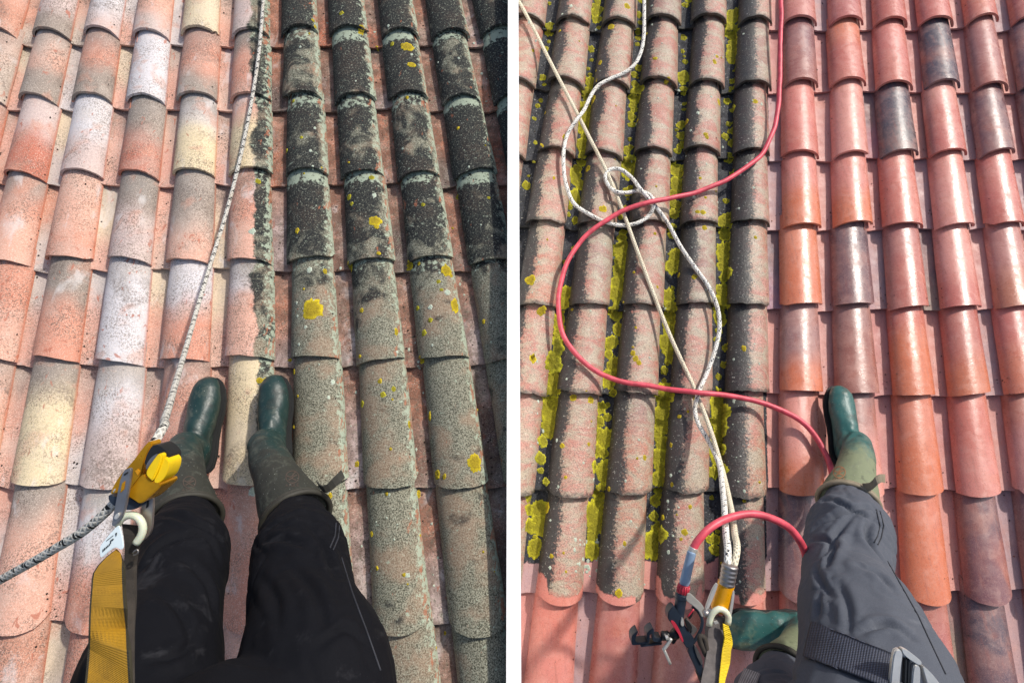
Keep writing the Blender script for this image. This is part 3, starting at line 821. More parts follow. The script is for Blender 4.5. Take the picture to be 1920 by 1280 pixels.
def remesh(bm, voxel, smooth_it=3):
    bmesh.ops.recalc_face_normals(bm, faces=bm.faces[:])
    me = bpy.data.meshes.new('tmp'); bm.to_mesh(me); bm.free()
    o = bpy.data.objects.new('tmp', me); COL.objects.link(o)
    m = o.modifiers.new('r', 'REMESH'); m.mode = 'VOXEL'; m.voxel_size = voxel
    s = o.modifiers.new('s', 'SMOOTH'); s.factor = 0.5; s.iterations = smooth_it
    dg = bpy.context.evaluated_depsgraph_get(); dg.update()
    res = bpy.data.meshes.new_from_object(o.evaluated_get(dg))
    bpy.data.objects.remove(o); bpy.data.meshes.remove(me)
    return res

def drape(bvh, px, py, off):
    d = (P(px, py, 1.0) - CAM).normalized()
    loc, nr, i, ds = bvh.ray_cast(CAM, d)
    if loc is None: return None
    if nr.dot(d) > 0: nr = -nr
    return loc + nr * off

def bvh_of(me):
    return BVHTree.FromPolygons([v.co.copy() for v in me.vertices], [tuple(p.vertices) for p in me.polygons])

# ------------------------------------------------------------------ people seen from above: legs, hips and lower body
def make_body(name, chains, loc, label, mat, folds, creases, voxel=0.006):
    bm = bmesh.new()
    for pts, rads in chains: loft_into(bm, path_rings(pts, rads))
    me = remesh(bm, voxel, 4)
    base = bvh_of(me); cp_, cw = [], []
    for (pts, amp_) in creases:
        ps = [drape(base, x, y, 0) for x, y in pts]; ps = [p for p in ps if p is not None]
        if len(ps) < 2: continue
        line = catmull(ps, .004); m_ = len(line)
        for i, p in enumerate(line): cp_.append(p); cw.append(amp_ * math.sin(math.pi * (0.08 + 0.84 * i / m_)))
    kd = KDTree(max(1, len(cp_)))
    for i, p in enumerate(cp_): kd.insert(p, i)
    kd.balance()
    # cloth folds: bands across the limb, strongest near the boot tops and the knees
    nv = [v.normal.copy() for v in me.vertices]
    for v, n_ in zip(me.vertices, nv):
        p = v.co; amp = 0.0009
        for (c, rad_, a_) in folds:
            amp += a_ * math.exp(-((p - c).length / rad_) ** 2)
        q = Vector((p.x * 9, p.dot(UP) * 22 + p.x * 12, p.dot(BACK) * 20))
        wq = q * 0.55 + Vector((mnoise.noise(q * .4), mnoise.noise(q * .4 + Vector((3, 3, 3))), 0)) * 0.9
        nz = mnoise.noise(wq); nz2 = mnoise.noise(wq * 1.9 + Vector((5, 2, 1)))
        f1 = 1.2 - 2.6 * math.exp(-(nz / 0.10) ** 2) * 0.75 - abs(nz) * 0.6
        f2 = -1.3 * math.exp(-(nz2 / 0.09) ** 2) + 0.5
        f3 = mnoise.noise(Vector((p.x * 30 + 4, p.y * 10, p.z * 10)))
        dc = 0.0
        if cp_:
            c_, ix, d = kd.find(p)
            if d < .05: dc = cw[ix] * (-math.exp(-(d / .0065) ** 2) + 0.75 * math.exp(-((d - .017) / .011) ** 2))
        v.co = p + n_ * (amp * (0.8 * f1 + 0.5 * f2) + 0.003 * f3 + dc)
    o = link(name, me, mat, None, True)
    tag(o, label, 'person')
    return o, bvh_of(me)

def make_boot(parent, side, toe, ankle_dir, top, top_r, mat, rim_mat, shaft_bend=None, top_axis=None, name='boot', fl=0.29, wd=0.88):
    Fd = ankle_dir.normalized(); side_v = Fd.cross(NN).normalized()
    sole_h = 0.010
    spec = [(0.0, .016, .012, .022), (.012, .032, .024, .030), (.035, .045, .032, .036), (.07, .052, .036, .038), (.11, .051, .040, .042),
            (.15, .045, .047, .05), (.19, .040, .053, .056), (.23, .038, .052, .055), (.262, .035, .045, .05), (.285, .022, .034, .045)]
    bm = bmesh.new()
    k = fl / 0.29
    loft_into(bm, [(toe + Fd * (t * k) + NN * (sole_h + hc), side_v * rx * wd, NN * ry) for (t, rx, ry, hc) in spec], 22)
    A0 = toe + Fd * (0.225 * k) + NN * (sole_h + 0.055)
    mid = A0 + (shaft_bend if shaft_bend is not None else NN * 0.09)
    pts = [A0, A0.lerp(mid, .55), mid.lerp(top, .4), top]
    loft_into(bm, path_rings(pts, [.039, .042, .056, top_r], 0.02), 22)
    me = remesh(bm, 0.005, 5)
    ax = (top - A0); L2 = ax.length_squared
    hv = []
    nvb = [v.normal.copy() for v in me.vertices]
    for v, vn in zip(me.vertices, nvb):
        q = (v.co - A0).dot(ax) / L2
        hv.append(clamp(q * 1.05))
        f = mnoise.noise(v.co * 28) * 0.0016
        # ankle creases
        cr = math.exp(-((q - 0.1) / 0.2) ** 2) * 0.004 * math.sin(90 * (v.co - A0).dot(NN) + 3 * mnoise.noise(v.co * 20))
        v.co += vn * (f + cr)
    at = me.attributes.new('hgt', 'FLOAT', 'POINT'); at.data.foreach_set('value', hv)
    b = link(name, me, mat, parent, True)
    # sole under the foot
    bm = bmesh.new()
    sp = [(-0.003, .016), (.01, .033), (.035, .046), (.07, .053), (.11, .051), (.15, .043), (.19, .039), (.24, .039), (.275, .031), (.290, .016)]
    lo = [toe + Fd * (t * k) + side_v * rx * wd for t, rx in sp] + [toe + Fd * (t * k) - side_v * rx * wd for t, rx in reversed(sp)]
    f1 = [bm.verts.new(p + NN * 0.018) for p in lo]; f0 = [bm.verts.new(p) for p in lo]
    bm.faces.new(f1); bm.faces.new(f0[::-1]); n = len(lo)
    for i in range(n): bm.faces.new((f1[i], f0[i], f0[(i + 1) % n], f1[(i + 1) % n]))
    bmesh.ops.recalc_face_normals(bm, faces=bm.faces[:])
    bmesh.ops.bevel(bm, geom=[e for e in bm.edges if abs(e.calc_face_angle(0)) > .8], offset=.004, segments=2, affect='EDGES')
    ms = bpy.data.meshes.new('sole'); bm.to_mesh(ms); bm.free()
    link('sole', ms, M_sole, b)
    # rolled rim round the opening
    axd = (top_axis or (top - mid)).normalized(); s1 = axd.cross(EX).normalized(); s2 = axd.cross(s1)
    for dz, rr, tr in ((0.0, top_r + .002, .0075), (-0.011, top_r + .0015, .0035)):
        ring = [top + axd * dz + s1 * (rr * math.cos(2 * math.pi * i / 40)) + s2 * (rr * math.sin(2 * math.pi * i / 40)) for i in range(40)]
        link('rim', tube_mesh('rim', ring, tr, 8, True), rim_mat, b, True)
    return b, bvh_of(me)

def emblem(boot, bvh, cx, cy, r, mat, rot=0.0):
    def tp(u, v, off=0.0008):
        x = cx + (u * math.cos(rot) - v * math.sin(rot)) * r; y = cy + (u * math.sin(rot) + v * math.cos(rot)) * r
        return drape(bvh, x, y, off)
    vs, fs = [], []
    def stroke(pts, w_):
        b = len(vs); c = 0
        for i, (u, v) in enumerate(pts):
            u2, v2 = pts[min(i + 1, len(pts) - 1)]; u1, v1 = pts[max(i - 1, 0)]
            dx, dy = u2 - u1, v2 - v1; l = math.hypot(dx, dy) or 1
            nx_, ny_ = -dy / l * w_, dx / l * w_
            a_, b_ = tp(u + nx_, v + ny_), tp(u - nx_, v - ny_)
            if a_ is None or b_ is None: continue
            vs.extend([a_, b_]); c += 1
        for i in range(c - 1): fs.append((b + 2 * i, b + 2 * i + 1, b + 2 * i + 3, b + 2 * i + 2))
    stroke([(math.cos(a), math.sin(a) * .95) for a in [i / 28 * 2 * math.pi for i in range(29)]], .07)
    stroke([(-.85, -.2), (-.35, .02), (0, -.15), (.3, -.55), (.55, -.75)], .09)
    stroke([(-.6, .5), (-.1, .2), (.2, -.05), (.75, -.3)], .1)
    stroke([(-.1, .2), (.25, .4), (.6, .5)], .08)
    GL = {'A': [[(0, 1), (.5, 0), (1, 1)], [(.2, .65), (.8, .65)]], 'I': [[(.5, 0), (.5, 1)]],
          'G': [[(1, .1), (.2, 0), (0, .5), (.2, 1), (1, .95), (1, .55), (.6, .55)]], 'L': [[(.1, 0), (.1, 1), (.9, 1)]],
          'E': [[(.9, 0), (.1, 0), (.1, 1), (.9, 1)], [(.1, .5), (.75, .5)]]}
    for i, ch in enumerate('AIGLE'):
        for s in GL[ch]: stroke([(-1.05 + i * .43 + x * .33, 1.05 + y * .42) for x, y in s], .05)
    if fs:
        me = bpy.data.meshes.new('emblem'); me.from_pydata(vs, [], fs); link('emblem', me, mat, boot)

# ---- the person on the left roof
gL = lambda x, y: R('L', x, y, 0.018)
bl_toe, bl_heel = gL(403, 712), gL(386, 885)
br_toe, br_heel = gL(522, 708), gL(530, 885)
topA, topB = P(349, 974, 1.42), P(556, 972, 1.42)
cA = [P(352, 958, 1.47), P(348, 984, 1.38), P(342, 1036, 1.26), P(328, 1130, 1.12), P(282, 1275, 0.98), P(290, 1520, .84)]
cB = [P(554, 958, 1.47), P(557, 984, 1.38), P(562, 1036, 1.26), P(568, 1130, 1.13), P(592, 1275, 0.98), P(580, 1540, .84)]
rA = [.060, .068, .092, .085, .114, .14]; rB = [.060, .070, .096, .100, .130, .135]
pel = [P(345, 1480, .84), P(432, 1424, .85), P(540, 1480, .84)]
tor = [P(435, 1560, .82), P(440, 1620, .74), P(445, 1850, .62)]
personL, bvhPL = make_body('person', [(cA, rA), (cB, rB), (pel, [.13, .135, .13]), (tor, [.15, .165, .18])], None,
                    'legs in black trousers tucked into dark green boots, standing on the left roof', M_trL,
                    [(cA[2], .10, .004), (cB[2], .11, .005), (cA[1], .05, .003), (cB[1], .05, .003)],
                    [([(500, 1000), (560, 968), (622, 990)], .009), ([(580, 985), (612, 1040), (632, 1085)], .010), ([(492, 1018), (540, 1012), (580, 1030)], .007), ([(598, 1005), (640, 1000)], .007),
                     ([(545, 1060), (590, 1110), (610, 1170)], .007), ([(490, 1080), (520, 1130), (525, 1190)], .006), ([(600, 1210), (650, 1180), (680, 1200)], .006), ([(300, 968), (360, 980), (405, 1005)], .008),
                     ([(320, 1018), (378, 1004), (408, 1044)], .009), ([(272, 1064), (300, 1026), (345, 1005)], .009), ([(345, 1052), (388, 1100), (400, 1150)], .007), ([(290, 1110), (340, 1150), (360, 1210)], .006),
                     ([(370, 1190), (330, 1230), (280, 1240)], .006)])
bootA, bvA = make_boot(personL, -1, bl_toe, bl_heel - bl_toe, topA, .077, M_bootL, M_rimL)
bootB, bvB = make_boot(personL, 1, br_toe, br_heel - br_toe, topB, .080, M_bootL, M_rimL)
emblem(bootA, bvA, 355, 904, 11.5, M_embL, 0.06)
emblem(bootB, bvB, 548, 894, 12, M_embL, -0.03)
ribbon('pull_strap', [(P(592, 902, 1.42), P(602, 918, 1.42)), (P(606, 912, 1.41), P(612, 924, 1.41)), (P(622, 898, 1.41), P(630, 912, 1.41)),
                      (P(640, 880, 1.42), P(647, 895, 1.42))], .003, M_rimL, bootB)

# ---- the person on the right roof
gR = lambda x, y: R('R', x, y, 0.018)
r_toe, r_heel = gR(1563, 727), gR(1572, 880)
l_toe, l_heel = gR(1348, 1182), gR(1500, 1166)
topR_ = P(1590, 944, 1.80)
cR = [P(1589, 930, 1.86), P(1591, 952, 1.76), P(1592, 1000, 1.63), P(1588, 1078, 1.50), P(1612, 1165, 1.34), P(1645, 1290, 1.19), P(1640, 1460, 1.05)]
rR = [.062, .070, .110, .104, .128, .152, .17]
topL_ = P(1470, 1262, 1.66)
cL = [P(1469, 1254, 1.72), P(1468, 1276, 1.62), P(1446, 1325, 1.50), P(1490, 1430, 1.25), P(1560, 1520, 1.08)]
rL = [.060, .074, .098, .125, .15]
pelR = [P(1540, 1540, 1.04), P(1600, 1500, 1.02), P(1660, 1510, 1.03)]
torR = [P(1600, 1540, 1.02), P(1590, 1700, .92), P(1580, 1950, .80)]
personR, bvhPR = make_body('person', [(cR, rR), (cL, rL), (pelR, [.15, .155, .16]), (torR, [.165, .175, .185])], None,
                    'legs in grey trousers and a webbing harness, green boots on the right roof', M_trR,
                    [(cR[2], .12, .004), (cL[2], .09, .005), (cR[1], .05, .003), (cR[4], .12, .002)],
                    [([(1545, 938), (1600, 958), (1655, 992)], .013), ([(1528, 992), (1575, 966), (1640, 952)], .011), ([(1524, 1012), (1558, 1016), (1552, 1062)], .014), ([(1602, 962), (1566, 1010), (1548, 1040)], .010),
                     ([(1640, 962), (1626, 1012), (1655, 1052)], .012), ([(1572, 1090), (1592, 1150), (1590, 1190)], .007), ([(1615, 1186), (1668, 1172), (1706, 1194)], .010), ([(1538, 1108), (1534, 1160)], .008),
                     ([(1610, 1060), (1650, 1080), (1676, 1110)], .006), ([(1560, 1120), (1540, 1090), (1530, 1060)], .008), ([(1420, 1270), (1460, 1262), (1490, 1275)], .009)])
bootC, bvC = make_boot(personR, 1, r_toe, r_heel - r_toe, topR_, .083, M_bootR, M_rimR)
bootD, bvD = make_boot(personR, -1, l_toe, l_heel - l_toe, topL_, .078, M_bootR, M_rimL, wd=1.2)
emblem(bootC, bvC, 1574, 885, 11, M_embR, 0.0)
ribbon('pull_strap', [(P(1616, 906, 1.74), P(1622, 922, 1.74)), (P(1630, 905, 1.72), P(1635, 918, 1.72)), (P(1641, 894, 1.70), P(1646, 908, 1.70)),
                      (P(1650, 889, 1.70), P(1652, 904, 1.70)), (P(1660, 889, 1.71), P(1660, 905, 1.71))], .003, M_rimR, bootC)

def surf_strap(name, corners, nu, nv, bvh, off, thick, mat, parent):
    """webbing laid over a body: corners tl, tr, br, bl in pixels"""
    tl, tr, br, bl = corners; vs, fs, uvs = [], [], []
    rows = []
    for i in range(nu + 1):
        row = []
        for k in range(nv + 1):
            u, v = i / nu, k / nv
            x = lerp(lerp(tl[0], tr[0], u), lerp(bl[0], br[0], u), v); y = lerp(lerp(tl[1], tr[1], u), lerp(bl[1], br[1], u), v)
            row.append(drape(bvh, x, y, off))
        rows.append(row)
    zs = [(i, k) for i in range(nu + 1) for k in range(nv + 1) if rows[i][k] is not None]
    if not zs: return None
    for i in range(nu + 1):
        for k in range(nv + 1):
            if rows[i][k] is None:
                bi = min(zs, key=lambda q: (q[0] - i) ** 2 + (q[1] - k) ** 2); p = rows[bi[0]][bi[1]]
                z = (CAM - p).dot(BACK) + 0.03
                u, v = i / nu, k / nv
                x = lerp(lerp(tl[0], tr[0], u), lerp(bl[0], br[0], u), v); y = lerp(lerp(tl[1], tr[1], u), lerp(bl[1], br[1], u), v)
                rows[i][k] = P(x, y, z)
    # smooth the fit: webbing is stiff across its width
    for _ in range(6):
        rows = [[(rows[max(i - 1, 0)][k] + rows[min(i + 1, nu)][k] + rows[i][max(k - 1, 0)] + rows[i][min(k + 1, nv)] + rows[i][k] * 2) / 6 if True else 0
                 for k in range(nv + 1)] for i in range(nu + 1)]
    for lay in (0, 1):
        for i in range(nu + 1):
            for k in range(nv + 1): vs.append(rows[i][k] + BACK * (0.004 - lay * thick))
    q = (nu + 1) * (nv + 1)
    L = (rows[0][0] - rows[nu][0]).length
    for lay in (0, 1):
        for i in range(nu):
            for k in range(nv):
                A = lay * q + i * (nv + 1) + k; f = (A, A + nv + 1, A + nv + 2, A + 1)
                uv = [(i / nu * L, k / nv), ((i + 1) / nu * L, k / nv), ((i + 1) / nu * L, (k + 1) / nv), (i / nu * L, (k + 1) / nv)]
                fs.append(f if not lay else f[::-1]); uvs.extend(uv if not lay else uv[::-1])
    for i in range(nu):
        for k in (0, nv):
            A = i * (nv + 1) + k; B = A + nv + 1
            fs.append((A, B, B + q, A + q)); uvs.extend([(i / nu * L, .5)] * 4)
    for k in range(nv):
        for i in (0, nu):
            A = i * (nv + 1) + k
            fs.append((A, A + 1, A + 1 + q, A + q)); uvs.extend([(0, .5)] * 4)
    me = bpy.data.meshes.new(name); me.from_pydata(vs, [], fs)
    uvl = me.uv_layers.new(name='UVMap'); uvl.data.foreach_set('uv', [c for u in uvs for c in u])
    return link(name, me, mat, parent, True)

harness = surf_strap('leg_strap', [(1522, 1158), (1676, 1222), (1664, 1300), (1504, 1238)], 24, 8, bvhPR, .006, .005, M_webB, personR)
surf_strap('knee_webbing', [(1394, 1246), (1430, 1262), (1418, 1300), (1380, 1290)], 8, 6, bvhPR, .005, .004, M_webG, personR)
def zb(px, py):
    p = drape(bvhPR, px, py, .012)
    return (CAM - p).dot(BACK) if p else 1.15
bz = zb(1700, 1270) - 0.01
buck = prism('buckle', [(1676, 1222), (1688, 1213), (1702, 1218), (1724, 1236), (1748, 1262), (1768, 1290), (1768, 1330), (1668, 1330), (1670, 1280)], bz + .006, .006, M_steel, personR, .003)
for pts in ([(1675, 1222), (1686, 1215), (1694, 1224), (1690, 1250), (1684, 1330), (1666, 1330)],
            [(1690, 1214), (1702, 1218), (1730, 1240), (1726, 1248), (1706, 1236), (1694, 1226)],
            [(1712, 1246), (1722, 1246), (1728, 1256), (1722, 1330), (1708, 1330)],
            [(1728, 1244), (1750, 1264), (1770, 1292), (1772, 1330), (1752, 1330), (1736, 1270)]):
    prism('buckle_bar', pts, bz - .002, .009, M_pale, buck, .002)
for x in (1697, 1703): prism('strap_end', [(x, 1234), (x + 5, 1236), (x + 1, 1330), (x - 4, 1330)], bz + .001, .004, M_blk, buck, .001)

# ------------------------------------------------------------------ ropes and hose
def route(side, pts):
    out = []
    for p in pts:
        if len(p) == 2: out.append(R(side, p[0], p[1], 0.04))
        elif p[2] < 0.3: out.append(R(side, p[0], p[1], p[2]))
        else: out.append(P(*p))
    return out
ropeL = tube('rope', catmull(route('L', [(505, -260), (497, -60), (493, 10), (484, 110), (468, 210), (447, 310), (424, 400), (400, 478, .08), (375, 560, .16),
             (352, 640, 1.55), (330, 715, 1.26), (309, 785, 1.0), (288, 832, .84), (255, 885, .815), (215, 942, .80), (170, 985, .81), (100, 1030, .84), (0, 1087, .90), (-130, 1160, 1.0), (-300, 1250, 1.2)])),
             0.0064, M_ropeL, None, 12)
tag(ropeL, 'white rope with black ticks running down the left roof into the gold rope grab', 'rope')
ropeA = tube('rope', catmull(route('R', [(930, -70), (978, 12), (1040, 132), (1100, 248), (1142, 332), (1160, 376), (1200, 484), (1256, 628), (1306, 738),
             (1330, 800, .10), (1348, 858, 1.95), (1366, 930, 1.70), (1377, 995, 1.48), (1376, 1060, 1.31), (1367, 1090, 1.295)])), .0078, M_ropeC, None, 12)
tag(ropeA, 'taut cream rope slanting from the top left corner of the right roof', 'rope')
z_ = lambda x, y, lift=0.04: (970 + .336 * x, .336 * y, lift)
ropeB = tube('rope', catmull(route('R', [(1206, -130), (1208, 0), z_(708, 100), z_(706, 200), z_(690, 290), z_(655, 360), z_(600, 405), z_(520, 440), z_(450, 480), z_(405, 545),
             z_(375, 610), z_(330, 670, .058), z_(285, 740), z_(262, 820), z_(258, 920), z_(275, 1040), z_(320, 1140), z_(400, 1195), z_(490, 1238), z_(590, 1258, .03),
             z_(680, 1240), z_(742, 1192), z_(762, 1140, .06), z_(725, 1080), z_(680, 1066), z_(610, 1076), z_(545, 1068, .06), z_(508, 1035), z_(490, 985), z_(515, 947), z_(570, 944),
             z_(630, 985), z_(690, 1060, .065), z_(760, 1140, .045), z_(830, 1230), (1276, 462), (1302, 500), (1330, 540), (1346, 580), (1349, 615), (1341, 655), (1325, 700),
             (1308, 742, .062), (1303, 768, .05), (1308, 790, .06), (1326, 822, .10), (1344, 858, .2), (1355, 918, 1.72), (1361, 1000, 1.46), (1364, 1060, 1.31), (1362, 1090, 1.30)])), .0082, M_ropeR, None, 12)
tag(ropeB, 'slack white rope with fine dark ticks lying in loops on the right roof', 'rope')
def kinked(path, amp):
    return [p + EX * (amp * mnoise.noise(p * 9)) + UP * (amp * mnoise.noise(p * 9 + Vector((5, 5, 5)))) + NN * (amp * .6 * mnoise.noise(p * 6)) for p in path]
hose = tube('hose', kinked(catmull(route('R', [(1466, -120, .05), (1465, 0, .05), (1463, 90, .05), (1460, 180, .05), (1450, 245, .05), (1424, 292, .05), (1375, 331, .05), (1300, 361, .055), (1215, 381, .075), (1150, 405, .062),
             (1090, 450, .05), (1056, 515, .05), (1047, 575, .05), (1060, 635, .05), (1098, 682, .05), (1160, 712, .05), (1240, 727, .055), (1310, 737, .085), (1390, 745, .055), (1445, 760, .05), (1495, 786, .05),
             (1528, 820, .05), (1552, 865, .06), (1564, 930, .1), (1556, 1000, .2), (1532, 1060, 1.62), (1515, 1048, 1.56), (1502, 1016, 1.53), (1478, 986, 1.52), (1440, 969, 1.51), (1395, 966, 1.50), (1350, 976, 1.48), (1318, 998, 1.46), (1300, 1026, 1.455), (1296, 1042, 1.455)])), .006), .0098, M_hose, None, 14)
tag(hose, 'pink red pressure hose looping across the right roof to the spray gun', 'hose')

# ------------------------------------------------------------------ rope grab on the left
zd = .80
dev = thing('rope_grab', P(240, 900, zd), 'gold rope grab with yellow cam and steel side plates on the left rope', 'rope grab')
prism('side_plate', [(277, 826), (288, 829), (276, 852), (270, 866), (268, 888), (252, 908), (238, 929), (216, 931), (205, 926), (213, 908), (226, 888), (246, 868)], zd - .006, .022, M_gold, dev, .003)
prism('body', [(268, 886), (277, 896), (288, 903), (303, 905), (300, 913), (284, 928), (263, 946), (250, 937), (237, 929), (251, 909)], zd - .026, .04, M_gold, dev, .005)
prism('cam', [(297, 849), (305, 853), (299, 872), (288, 897), (284, 902), (272, 890), (276, 878), (287, 862)], zd - .030, .03, M_yel, dev, .004)
prism('cam', [(307, 855), (317, 865), (316, 878), (309, 895), (296, 907), (287, 903), (296, 888), (303, 868)], zd - .026, .03, M_yel, dev, .004)
prism('top_cap', [(284, 836), (292, 833), (301, 836), (312, 846), (317, 854), (315, 866), (308, 857), (304, 861), (298, 851), (292, 850), (282, 860), (275, 874), (270, 868), (275, 852)], zd - .020, .03, M_blk, dev, .003)
prism('spring_cover', [(282, 858), (293, 850), (296, 852), (280, 872), (274, 882), (273, 872)], zd - .022, .02, M_steel, dev, .002)
prism('bottom_cap', [(203, 926), (214, 931), (238, 931), (252, 938), (264, 946), (257, 953), (246, 956), (232, 955), (214, 949), (203, 938)], zd - .018, .034, M_navy, dev, .005)
pl = prism('steel_plate', [(227, 884), (243, 876), (247, 881), (241, 920), (234, 957), (226, 974), (214, 987), (208, 985), (210, 974)], zd - .036, .005, M_steel, dev, .0012)
prism('slot', [(228, 906), (234, 901), (232, 917), (225, 924)], zd - .0375, .002, M_gold, pl, .0005)
prism('slot', [(231, 889), (239, 884), (239, 887), (232, 892)], zd - .0375, .002, M_blk, pl, .0005)
prism('rivet', [(214, 966), (222, 960), (224, 966), (218, 974), (213, 973)], zd - .0385, .003, M_pale, pl, .001)
prism('rivet', [(211, 918), (216, 915), (214, 922), (210, 924)], zd - .010, .003, M_pale, dev, .001)
pr = prism('steel_plate', [(275, 934), (287, 926), (286, 960), (284, 993), (277, 1006), (261, 1019), (258, 1016), (272, 1003), (276, 996), (266, 980), (263, 962), (264, 950)], zd - .004, .005, M_steel, dev, .0012)
prism('slot', [(275, 937), (279, 934), (277, 950), (273, 953)], zd - .0055, .002, M_blk, pr, .0005)
prism('engraving', [(253, 883), (258, 879), (263, 883), (258, 891)], zd - .0068, .001, M_goldp, dev, 0)
ring = tube('ring', catmull([P(x, y, zd - .012) for x, y in ((219, 984), (225, 975), (235, 967), (248, 965), (260, 971), (267, 983), (267, 997), (261, 1010), (255, 1018))]), .0052, M_ring, dev, 12)
lan = thing('lanyard', P(205, 1150, .74), 'mustard yellow webbing lanyard with black edges below the gold rope grab', 'lanyard')
ribbon('webbing_loop', [(P(228, 981, zd), P(256, 984, zd)), (P(231, 1000, zd - .005), P(259, 1004, zd - .005)), (P(234, 1028, zd - .005), P(254, 1036, zd - .005)), (P(232, 1060, zd), P(250, 1062, zd)),
                        (P(236, 1110, zd - .01), P(252, 1112, zd - .01)), (P(238, 1200, .74), P(252, 1204, .74)), (P(240, 1300, .70), P(254, 1310, .70)), (P(265, 1500, .74), P(280, 1510, .74))], .008, M_darkweb, lan)
ribbon('yellow_webbing', [(P(219, 1028, .775), P(226, 1036, .775)), (P(196, 1046, .765), P(230, 1050, .765)), (P(174, 1074, .755), P(231, 1062, .755)), (P(171, 1100, .75), P(232, 1096, .75)),
                          (P(168, 1135, .737), P(235, 1140, .722)), (P(166, 1180, .715), P(239, 1178, .733)), (P(165, 1215, .718), P(241, 1220, .702)), (P(158, 1290, .69), P(246, 1300, .69)), (P(150, 1400, .66), P(250, 1410, .66)), (P(205, 1520, .70), P(290, 1530, .70))], .004, M_webY, lan, 10)
tg_ = prism('label_tag', [(221, 983), (225, 988), (229, 1005), (232, 1027), (226, 1031), (217, 1025), (204, 1033), (188, 1048), (186, 1030), (189, 1020)], zd - .03, .002, M_tag, lan, .0006)
def ink(pts): prism('print', pts, zd - .0312, .0006, M_ink, tg_, 0)
for k, (x, y) in enumerate(((192, 1030), (195, 1027.5), (198, 1025), (201, 1022.5), (204, 1020))):
    ink([(x, y), (x + 1.6, y - 1.4), (x + 1.8, y + 3.2 - .4 * k), (x + .3, y + 4.2 - .4 * k)])
ink([(206, 1013), (212, 1009), (213, 1011), (207, 1015)]); ink([(206, 1016), (208, 1014.5), (208, 1018), (206, 1019)]); ink([(199, 1013), (212, 1003), (212, 1004), (199, 1014)])
ink([(216, 999), (219, 998), (218, 1004), (217, 1005)])
tube('keeper_ring', catmull([P(x, y, .78) for x, y in ((249, 1037), (253, 1032), (258, 1030), (259, 1035), (255, 1039), (250, 1040))]), .0012, M_steel, lan, 8)

# ------------------------------------------------------------------ rope device and lanyard on the right
zd = 1.30
def barrel(name, p0, p1, r0, r1, z0, mat, parent, ribs=0, seg=22, r_mid=None):
    a, b = P(p0[0], p0[1], z0), P(p1[0], p1[1], z0); n = 26; path = [a.lerp(b, i / n) for i in range(n + 1)]
    rr = []
    for i in range(n + 1):
        t = i / n; r = lerp(r0, r1, t) * z0 / F
        e = min(t, 1 - t) * n
        r *= 0.9 if e < 1 else 1.0
        if ribs: r *= 1 - 0.07 * (0.5 + 0.5 * math.cos(t * ribs * 2 * math.pi))
        rr.append(r)
    return tube(name, path, rr, mat, parent, seg)
d2 = thing('rope_clamp', P(1352, 1120, zd), 'gold rope clamp with ribbed silver top hanging on the right ropes', 'rope clamp')
barrel('ferrule', (1369, 1058), (1362, 1098), 15.5, 14.5, zd, M_steel, d2, 5)
barrel('body', (1363, 1090), (1347, 1144), 15.5, 16.0, zd + .004, M_goldp, d2)
prism('side_plate', [(1343, 1092), (1347, 1095), (1338, 1120), (1326, 1148), (1321, 1145), (1333, 1110)], zd - .012, .006, M_pale, d2, .0012)
prism('side_plate', [(1374, 1106), (1378, 1107), (1376, 1130), (1371, 1158), (1366, 1156), (1370, 1130)], zd - .012, .006, M_pale, d2, .0012)
barrel('swivel', (1319, 1150), (1336, 1146), 7.5, 7.0, zd - .012, M_steel, d2, 2, 14)
tube('ring', catmull([P(x, y, zd - .02) for x, y in ((1330, 1172), (1332, 1158), (1338, 1147), (1348, 1141), (1359, 1145), (1366, 1156), (1364, 1170))]), .0068, M_ring, d2, 12)
l2 = thing('lanyard', P(1340, 1230, 1.2), 'grey fleece sleeved lanyard with bright yellow webbing edge below the right clamp', 'lanyard')
ribbon('sleeve', [(P(1337, 1155, zd - .01), P(1360, 1157, zd - .01)), (P(1330, 1172, zd - .015), P(1363, 1176, zd - .015)), (P(1327, 1195, zd - .02), P(1358, 1198, zd - .02)), (P(1325, 1225, 1.26), P(1354, 1226, 1.26)),
                  (P(1318, 1260, 1.22), P(1352, 1262, 1.22)), (P(1310, 1310, 1.17), P(1348, 1312, 1.17)), (P(1312, 1400, 1.1), P(1352, 1395, 1.1)), (P(1440, 1570, 1.0), P(1480, 1545, 1.0))], .022, M_fleece, l2, 8)
prism('stitching', [(1338, 1165), (1345, 1163), (1348, 1168), (1341, 1170)], zd - .028, .003, M_pale, l2, .0006)
ribbon('yellow_webbing', [(P(1356, 1168, zd - .03), P(1366, 1172, zd - .03)), (P(1357, 1182, zd - .034), P(1371, 1188, zd - .03)), (P(1359, 1196, zd - .036), P(1374, 1206, zd - .03)), (P(1355, 1214, 1.255), P(1371, 1218, 1.255)),
                          (P(1352, 1240, 1.23), P(1369, 1242, 1.23)), (P(1349, 1270, 1.20), P(1360, 1274, 1.20)), (P(1347, 1320, 1.14), P(1358, 1320, 1.14)), (P(1350, 1395, 1.08), P(1362, 1390, 1.08)), (P(1478, 1540, .98), P(1488, 1532, .98))], .003, M_webY2, l2, 5)
tube('side_loop', catmull([P(x, y, 1.27) for x, y in ((1324, 1228), (1318, 1214), (1312, 1200), (1313, 1192), (1319, 1194), (1323, 1206), (1325, 1222))]), .006, M_darkweb, l2, 10)

